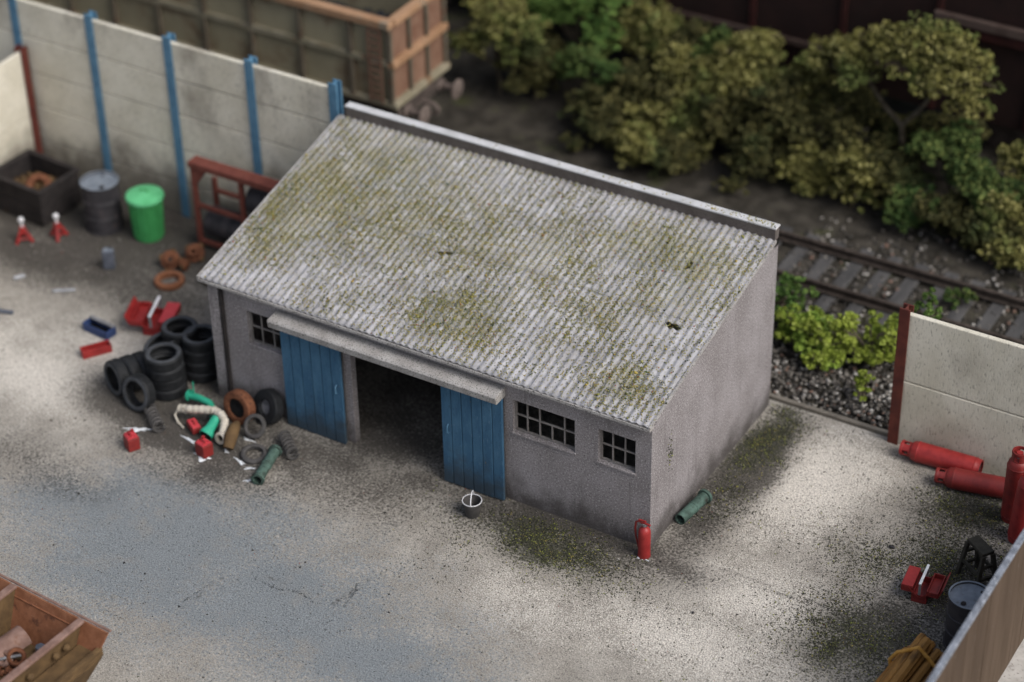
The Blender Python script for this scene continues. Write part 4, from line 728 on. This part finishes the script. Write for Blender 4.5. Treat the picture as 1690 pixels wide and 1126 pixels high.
def gear(label, loc, rot):
    t = thing('rusty_casting', label, 'casting', loc, 0, 'rusty castings in the left yard', rot); MB().lathe([(.04, -.06), (.17, -.06), (.17, .02), (.1, .03), (.09, .12), (.04, .12)], 14, None, True).build('hub', 'rust', t, smooth=True, sharp=30)
    for k in range(4): MB().box(.15, .2, -.045, .045, -.05, .015, rotz(k * PI / 2)).build('lug', 'rust_dark', t)
    return t
gear('orange rusty hub casting tilted beside the flat ring', (-10.85, 2.62, .15), (.9, .3, .4)); gear('rusty hub casting further back under the red rack', (-10.62, 3.02, .14), (.5, -.6, 1.2)); gear('smallest orange casting between the two hubs', (-10.6, 2.68, .1), (1.2, .2, 2.0)).scale = (.7, .7, .7)
def jack(label, loc, rz):
    t = thing('axle_stand', label, 'axle stand', loc, rz, 'red axle stands'); b = MB()
    for k in range(3):
        a = 2 * PI * k / 3; MB().tube([(.05 * math.cos(a), .05 * math.sin(a), .27), (.19 * math.cos(a), .19 * math.sin(a), 0)], [.03, .04], 6).build('leg', 'red', t)
        MB().tube([(.15 * math.cos(a), .15 * math.sin(a), .08), (.15 * math.cos(a + 2.09), .15 * math.sin(a + 2.09), .08)], .018, 5).build('brace', 'red', t)
    MB().lathe([(0, .2), (.06, .2), (.06, .33), (0, .33)], 12).build('collar', 'red', t); MB().lathe([(0, .331), (.025, .331), (.025, .42), (.06, .46), (.065, .49), (.05, .53), (0, .54)], 12).build('head', 'white_metal', t, smooth=True); return t
j = jack('red axle stand with white head, the left one by the dark crate', (-13.68, 2.02, 0), .3); j.scale = (.85, .85, .9); dup(j, (-13.22, 2.42, 0), 1.1, 'red axle stand with white head, the right one by the dark crate')
# drums and bin
def drum(label, loc, rz, lid):
    t = thing('oil_drum', label, 'drum', loc, rz, 'dark oil drums'); Rr, H = .29, .88; p = [(0, .01), (Rr, 0), (Rr + .012, .0), (Rr + .012, .03), (Rr, .035), (Rr, .28), (Rr + .014, .295), (Rr, .31), (Rr, .57), (Rr + .014, .585), (Rr, .6), (Rr, H - .035), (Rr + .012, H - .03), (Rr + .012, H), (Rr - .012, H), (Rr - .014, H - .028)]
    MB().lathe(p, 40).build('drum_side', 'drum_side', t, smooth=True, sharp=35); ld_ = MB().lathe([(0, H - .026), (Rr - .015, H - .026), (Rr - .015, H - .03)], 36).build('drum_lid', lid, t)
    MB().lathe([(0, 0), (.038, 0), (.038, .02), (0, .02)], 12, T(-.08, -.17, H - .0258)).build('bung', 'dark', ld_); MB().lathe([(0, 0), (.02, 0), (.02, .015), (0, .015)], 10, T(.15, .12, H - .0258)).build('bung', 'dark', ld_)
    MB().lathe([(Rr - .013, H - .001), (Rr + .011, H - .001), (Rr + .011, H + .006), (Rr - .013, H + .006)], 40, None, True).build('rim', lid, t, smooth=True); return t
d1 = drum('dark drum with blue grey lid against the board fence', (4.77, .37, 0), .3, 'drum_lid'); dup(d1, (-12.72, 3.12, 0), 1.3, 'dark drum with pale blue lid between crate and green bin', scale=(1.15, 1.15, 1.08))
t = thing('green_bin', 'bright green dustbin with pale lid by the concrete fence', 'bin', (-11.82, 3.25, 0), .2)
p = [(0, 0), (.235, 0), (.24, .02)]
for k in range(14): pass
b = MB().lathe([(0, .0), (.25, .0), (.26, .03), (.3, .78), (.31, .8), (.31, .83), (.28, .83)], 40); b.build('bin_body', 'green', t, smooth=True, sharp=35)
b = MB()
for k in range(20): a = 2 * PI * k / 20; b = MB().tube([(.262 * math.cos(a), .262 * math.sin(a), .06), (.3 * math.cos(a), .3 * math.sin(a), .75)], .012, 5).build('rib', 'green', t)
lid = MB().lathe([(.34, .8), (.345, .84), (.33, .87), (.2, .91), (0, .925)], 40).build('bin_lid', 'green_lid', t, smooth=True); MB().tube([(-.08, 0, .915), (-.07, 0, .96), (.07, 0, .96), (.08, 0, .915)], .014, 6).build('lid_handle', 'green', lid)
# dark crate in the far corner with a rusty ring inside
t = thing('scrap_crate', 'large near black open crate in the far left corner', 'crate', (-14.2, 3.05, 0), -.08)
for a_, bx in (('side_board', (-.62, .62, -.5, -.44)), ('side_board', (-.62, .62, .44, .5)), ('end_board', (-.62, -.56, -.439, .439)), ('end_board', (.56, .62, -.439, .439))):
    for z0, z1 in ((.05, .37), (.385, .72)): MB().box(*bx, z0, z1).build(a_, 'dark', t, bevel=.012)
MB().box(-.555, .555, -.435, .435, .05, .1).build('crate_floor', 'dark', t); MB().box(-.66, .66, -.54, -.43, .722, .76).box(-.66, .66, .43, .54, .722, .76).box(-.66, -.55, -.429, .429, .722, .76).box(.55, .66, -.429, .429, .722, .76).build('top_rim', 'dark', t, bevel=.01)
ring('rusty_ring', 'rusty brown ring lying inside the near black crate', 'ring', (-14.08, 3.0, .5), (.3, -.5, .8), .24, .12, .12, 'rust', 'rusty rings in the left yard'); P = np.c_[rng.uniform(-14.7, -13.7, 260), rng.uniform(2.65, 3.4, 260), rng.uniform(.12, .45, 260)]
tag(chips('crate_scrap', P, rng.uniform(.05, .12, 260), 'rust_dark', octa=True), 'dark broken scrap filling the near black crate', 'scrap', kind='stuff')
# red rack with two dark cylinders
t = thing('steel_rack', 'red oxide steel rack against the fence behind the shed roof', 'rack', (-9.75, 3.6, 0))
M['rack'] = pm('red_oxide_rack_paint', (.12, .035, .026, 1), (.18, .058, .042, 1), 4, .3, .7, .7, ((.08, .025, .018, 1), 4, .55, .72))
for xx in (-1.02, .0, 1.02):
    for yy in (-.2, .34): MB().box(xx - .04, xx + .04, yy - .04, yy + .04, 0, 1.66 if yy < 0 else 1.15).build('upright', 'rack', t, bevel=.006)
MB().box(-1.08, 1.08, -.27, -.01, 1.661, 1.78).build('top_beam', 'rack', t, bevel=.012)
for zz in (.12, .86):
    for yy in (-.2, .34): MB().box(-.979, -.041, yy - .03, yy + .03, zz, zz + .07).box(.041, .979, yy - .03, yy + .03, zz, zz + .07).build('shelf_rail', 'rack', t)
for sx in (-1,): MB().prism([(-.979, 1.3), (-.72, 1.658), (-.979, 1.658)], -.235, -.165, 'y').build('gusset', 'rack', t)
def cylb(label, loc, L, r, m='drum_side'):
    o = MB().lathe([(0, 0), (r * .92, 0), (r, .03), (r, L * .33), (r + .012, L * .34), (r, L * .35), (r, L * .65), (r + .012, L * .66), (r, L * .67), (r, L - .03), (r * .92, L), (0, L)], 28, roty(PI / 2)).build('steel_cylinder', m, None, smooth=True, sharp=35); o.location = loc; tag(o, label, 'cylinder', 'cylinders lying in the red rack')
cylb('black cylinder on the lower shelf of the red rack', (-10.68, 3.66, .47), .88, .27); cylb('charcoal cylinder on the upper shelf, partly behind the roof', (-9.7, 3.66, 1.22), .95, .28, 'drum_side')

# ------------------------------------------------------------------ things at the shed front
t = thing('fire_extinguisher', 'red fire extinguisher standing at the front corner of the shed', 'extinguisher', (0.0, -.17, 0), -.1)
MB().lathe([(0, 0), (.088, 0), (.09, .015), (.093, .03), (.093, .44), (.085, .49), (.06, .525), (.035, .54), (.03, .56), (0, .56)], 26).build('cylinder', 'red', t, smooth=True, sharp=50)
MB().lathe([(0, .561), (.035, .561), (.035, .6), (0, .6)], 14).build('valve', 'grey_metal', t); MB().box(-.04, .1, -.015, .015, .601, .62).box(-.03, .1, -.013, .013, .635, .65, roty(-.12)).build('lever', 'red', t, bevel=.004)
MB().tube([(-.03, 0, .59), (-.1, 0, .61), (-.15, 0, .57), (-.165, 0, .45), (-.15, 0, .3), (-.12, .0, .2), (-.1, 0, .12)], .016, 8).build('hose', 'red_dark', t, smooth=True); MB().lathe([(0, .0), (.098, .0), (.098, .022), (.0935, .024)], 26).build('foot_ring', 'red_dark', t)
spill('thin white rim of paint under the fire extinguisher', .0, -.235, .1, .045)
t = thing('metal_bucket', 'dark grey bucket with bright rim and raised handle before the right door', 'bucket', (-2.69, -.6, 0), .4)
MB().lathe([(0, 0), (.105, 0), (.11, .01), (.148, .27), (.14, .27), (.1, .02), (0, .02)], 28).build('pail', 'rubber_grey', t, smooth=True, sharp=35); MB().lathe([(.141, .264), (.151, .264), (.153, .27), (.151, .277), (.141, .276)], 28, None, True).build('rim', 'white_metal', t, smooth=True)
pts = [(.0, .148 * math.cos(a), .27 + .15 * math.sin(a)) for a in np.linspace(0, PI, 13)]; MB().tube(pts, .008, 6).build('handle', 'white_metal', t, smooth=True)
# ------------------------------------------------------------------ gas bottles
def bottle_proto(label, mat):
    t = thing('gas_bottle', label, 'gas bottle', (0, 0, 0), 0, 'red gas bottles by the concrete wall'); r = .165
    MB().lathe([(.13, .0), (.15, .0), (.155, .06), (.165, .075), (.165, .09), (.158, .095), (.165, .1), (.165, .98), (.169, .985), (.169, 1.0), (.163, 1.005), (.15, 1.07), (.11, 1.12), (.05, 1.14), (0, 1.14)], 32, None, False).build('cylinder', mat, t, smooth=True, sharp=35)
    MB().lathe([(0, .03), (.13, .03)], 24).build('base_plate', 'dark', t)
    b = MB()
    for k in range(4):
        a0 = k * PI / 2 + .3; n = 6; w_ = PI / 2 - .62
        for i in range(n):
            a, c = a0 + w_ * i / n, a0 + w_ * (i + 1) / n; q_ = lambda rr, an, z: (rr * math.cos(an), rr * math.sin(an), z)
            b.add([q_(.1, a, 1.1), q_(.1, c, 1.1), q_(.115, c, 1.1), q_(.115, a, 1.1), q_(.1, a, 1.22), q_(.1, c, 1.22), q_(.115, c, 1.22), q_(.115, a, 1.22)], [(0, 3, 2, 1), (4, 5, 6, 7), (0, 1, 5, 4), (1, 2, 6, 5), (2, 3, 7, 6), (3, 0, 4, 7)])
    b.lathe([(.1, 1.221), (.115, 1.221), (.122, 1.24), (.115, 1.27), (.1, 1.27)], 32, None, True); b.lathe([(.1, 1.09), (.118, 1.09), (.116, 1.13), (.1, 1.13)], 32, None, True); b.build('collar', mat, t, smooth=True, sharp=35)
    v_ = MB().lathe([(0, 1.141), (.04, 1.141), (.035, 1.17), (.025, 1.19), (.03, 1.2), (.03, 1.225), (0, 1.225)], 12).build('valve', 'grey_metal', t, smooth=True, sharp=35); MB().lathe([(0, 1.2251), (.05, 1.2251), (.05, 1.24), (0, 1.24)], 12).build('valve_wheel', 'red', v_)
    return t
gb = bottle_proto('tall dark red gas bottle standing upright beside the wall', 'red_dark'); gb.location = (4.36, 3.28, 0)
def lay(label, cap, end, r=.165):
    a = Vector(end); c = Vector(cap); q_ = (c - a).to_track_quat('Z', 'Y'); return dup(gb, a, 0, label, q_.to_euler())
def recolour(root, m):
    for c in root.children:
        if c.name.split('.')[0] in ('cylinder', 'collar'): c.data = c.data.copy(); c.data.materials[0] = M[m]
o = lay('bright red gas bottle lying along the foot of the concrete wall', (2.37, 3.88, .17), (3.6, 4.0 - .05, .17)); recolour(o, 'red')
lay('dull red gas bottle lying in front of the brighter one', (3.08, 3.5, .17), (4.3, 3.74, .17))
o = dup(gb, (4.62, 2.86, 0), 0, 'bright red gas bottle leaning at the right edge behind the board fence', (-.03, .08, .8)); recolour(o, 'red')
# ------------------------------------------------------------------ stool, timber, small bits
t = thing('step_stool', 'dark timber trestle stool near the red gas bottles', 'stool', (4.42, 1.72, 0), -.6)
MB().box(-.2, .2, -.1, .1, .6, .655).build('top_board', 'stool', t, bevel=.01)
for sx in (-1, 1):
    for sy in (-1, 1): MB().add([(sx * .19 - .025, sy * .08 - .03, .6), (sx * .19 + .025, sy * .08 - .03, .6), (sx * .19 + .025, sy * .08 + .03, .6), (sx * .19 - .025, sy * .08 + .03, .6), (sx * .23 - .025, sy * .17 - .03, 0), (sx * .23 + .025, sy * .17 - .03, 0), (sx * .23 + .025, sy * .17 + .03, 0), (sx * .23 - .025, sy * .17 + .03, 0)], [(0, 1, 2, 3), (7, 6, 5, 4), (0, 4, 5, 1), (1, 5, 6, 2), (2, 6, 7, 3), (3, 7, 4, 0)]).build('leg', 'stool', t)
    for zz in (.16, .38): MB().box(sx * .215 - .015, sx * .215 + .015, -.14, .14, zz, zz + .045).build('rung', 'stool', t)
for sy in (-1, 1): MB().box(-.2, .2, sy * .135 - .015, sy * .135 + .015, .25, .3).build('stretcher', 'stool', t)
t = thing('timber_bundle', 'bundle of orange brown timber lying by the board fence, bottom edge', 'timber', (4.46, -.25, 0), -.06)
for k, (xx, zz) in enumerate(((-.3, .07), (-.15, .07), (0, .07), (.15, .07), (.3, .07), (-.22, .2), (-.07, .2), (.08, .2), (.23, .2), (-.13, .33), (.03, .33), (.17, .33), (.0, .45))):
    y0 = random.uniform(-.12, .1); r = random.uniform(.06, .075); MB().tube([(xx, y0, zz), (xx + random.uniform(-.03, .03), y0 - 1.2, zz + random.uniform(-.015, .015)), (xx + random.uniform(-.03, .03), y0 - 2.4, zz)], [r, r * 1.02, r * .95], 7).build('pole', 'timber', t, smooth=True, sharp=35)
for yy in (-.35, -1.7): MB().tube([(-.38, yy, .02), (-.4, yy, .12), (-.3, yy, .3), (-.12, yy + .01, .43), (.0, yy, .54), (.14, yy, .43), (.28, yy, .3), (.4, yy, .12), (.38, yy, .02)], .028, 7).build('lashing', 'rope', t, smooth=True)
def lump(name, label, loc, s_, m, cat):
    d = OCT * np.array(s_) ; b = MB(); b.add([tuple(p * random.uniform(.8, 1.15)) for p in d], [tuple(f) for f in OCF]); o = b.build(name, m); o.location = loc; o.modifiers.new('sub', 'SUBSURF').levels = 2; o.modifiers['sub'].render_levels = 2; tag(o, label, cat)
lump('red_stone', 'reddish brick lump lying between tool box and stool', (4.12, 1.9, .05), (.075, .075, .085), 'rust_red', 'stone'); lump('dark_scrap', 'dark flake of scrap on the pale ground left of the tool box', (3.09, 1.76, .025), (.1, .06, .045), 'drum_side', 'scrap')
lump('red_crumb', 'red crumb on the ground just left of the dusty tool box', (3.55, 1.18, .02), (.035, .035, .035), 'red', 'crumb'); lump('dark_stone', 'dark pebble on the open ground right of the extinguisher', (1.2, -.95, .02), (.045, .04, .04), 'drum_side', 'stone')

# ------------------------------------------------------------------ rusty skip, bottom left corner
t = thing('rusty_skip', 'rusty open scrap skip cut by the bottom left corner', 'skip', (-4.84, -6.36, 0), -.075)
def quad_plate(P, th): # plate of thickness th from 4 corners
    P = [Vector(p) for p in P]; n = (P[1] - P[0]).cross(P[3] - P[0]).normalized() * th; b = MB(); b.add([tuple(p) for p in P] + [tuple(p + n) for p in P], [(3, 2, 1, 0), (4, 5, 6, 7), (0, 1, 5, 4), (1, 2, 6, 5), (2, 3, 7, 6), (3, 0, 4, 7)]); return b
WL, LL = -2.2, -3.6; sI = .46
quad_plate([(WL + .35, -.45, .15), (-.35, -.45, .15), (-.0, 0, 1.2), (WL, 0, 1.2)], .04).build('end_wall', 'rust_red', t)
quad_plate([(WL + .35, LL + .45, .15), (-.35, LL + .45, .15), (-.0, LL, 1.2), (WL, LL, 1.2)][::-1], .04).build('end_wall', 'rust_red', t)
for sx in (0, 1):
    f = (lambda x: x) if sx == 0 else (lambda x: WL - x)
    P = [(f(-sI - .05), -.45, .15), (f(-sI - .05), LL + .45, .15), (f(-sI), LL + .05, 1.2), (f(-sI), -.05, 1.2)]; P = P if sx == 0 else P[::-1]
    quad_plate(P, .04).build('side_wall', 'rust_dark', t); xa, xb = sorted((f(-sI - .06), f(-sI + .05))); MB().box(xa, xb, LL, -.03, 1.2, 1.245).build('top_rim', 'rust_lip', t, bevel=.01)
    xa, xb = sorted((f(-sI + .01), f(-.06))); MB().box(xa, xb, LL + .1, -.1, .84, .9).build('side_ledge', 'rust_dark', t, bevel=.01)
    xa, xb = sorted((f(-.13), f(-.06))); MB().box(xa, xb, LL + .1, -.1, .901, .98).build('ledge_lip', 'rust_dark', t, bevel=.01)
    P = [(f(-.4), LL + .5, .16), (f(-.4), -.42, .16), (f(-.09), -.13, .838), (f(-.09), LL + .13, .838)]; P = P if sx == 0 else P[::-1]
    quad_plate(P, .03).build('lower_side', 'rust_dark', t)
    for k, yy in enumerate((-.42, -.62, -1.1, -1.5, -1.9)): MB().lathe([(0, 0), (.055, 0), (.045, .035), (.02, .055), (0, .06)], 14, T(f(-sI + .045), yy, 1.04) @ roty(PI / 2 if sx == 0 else -PI / 2)).build('lug', 'rust_dark', t, smooth=True)
MB().box(WL - .02, .02, -.02, .02, 1.205, 1.235, T(0, .02, 0)).build('end_rim', 'rust_lip', t, bevel=.012); MB().box(-1.74, -.5, -.1, -.075, 1.06, 1.1).build('inner_bead', 'rust_red', t)
MB().box(WL + .36, -.36, LL + .46, -.46, .12, .16).build('skip_floor', 'rust_dark', t); MB().box(WL + sI + .1, -sI - .1, LL + .3, -.36, .6, .66).build('load_board', 'rust_dark', t)
n = 260; P = np.c_[rng.uniform(-6.5, -5.45, n), rng.uniform(-8.6, -6.85, n), rng.uniform(.66, .74, n)]
tag(chips('skip_scrap', P, rng.uniform(.03, .08, n), 'rust', octa=True), 'loose rusty scrap lying in the skip', 'scrap', kind='stuff')
b = MB(); n = 9
for sgn in (0, .018):
    b.v += [(x_, .19 * math.sin(a) , .19 * math.cos(a) + sgn) for x_ in (-.35, .3) for a in np.linspace(-1.3, 1.2, n)]
fs = [(i, i + 1, n + i + 1, n + i) for i in range(n - 1)]; fs2 = [tuple(2 * n + k for k in f[::-1]) for f in fs]; b.f += fs + fs2
o = b.build('bent_sheet', 'rust_lip', None, smooth=True); o.location = (-6.2, -6.95, .74); o.rotation_euler = (.1, -.12, 1.3); tag(o, 'curved pinkish brown sheet of scrap in the skip', 'scrap sheet')
ring('rusty_ring', 'orange rusty pipe ring at the near end of the bent sheet in the skip', 'ring', (-5.93, -7.05, .82), (.5, -.6, .6), .13, .075, .12, 'rust', 'rings in the skip'); ring('rusty_ring', 'brown ring leaning beside the orange one in the skip', 'ring', (-6.08, -7.12, .78), (-.1, -.7, .6), .12, .06, .1, 'rust_lip', 'rings in the skip')
tag(MB().tube([(-6.25, -7.32, .8), (-5.85, -7.0, .86)], .022, 8).build('metal_rod', 'grey_metal', None, smooth=True), 'grey rod lying across the scrap in the skip', 'rod'); o = MB().lathe([(0, 0), (.07, 0), (.07, .07), (0, .07)], 6).build('blue_nut', 'slate'); o.location = (-5.8, -6.72, .74); tag(o, 'blue grey nut in the skip corner by the side rim', 'nut')

scn.render.engine = 'CYCLES'
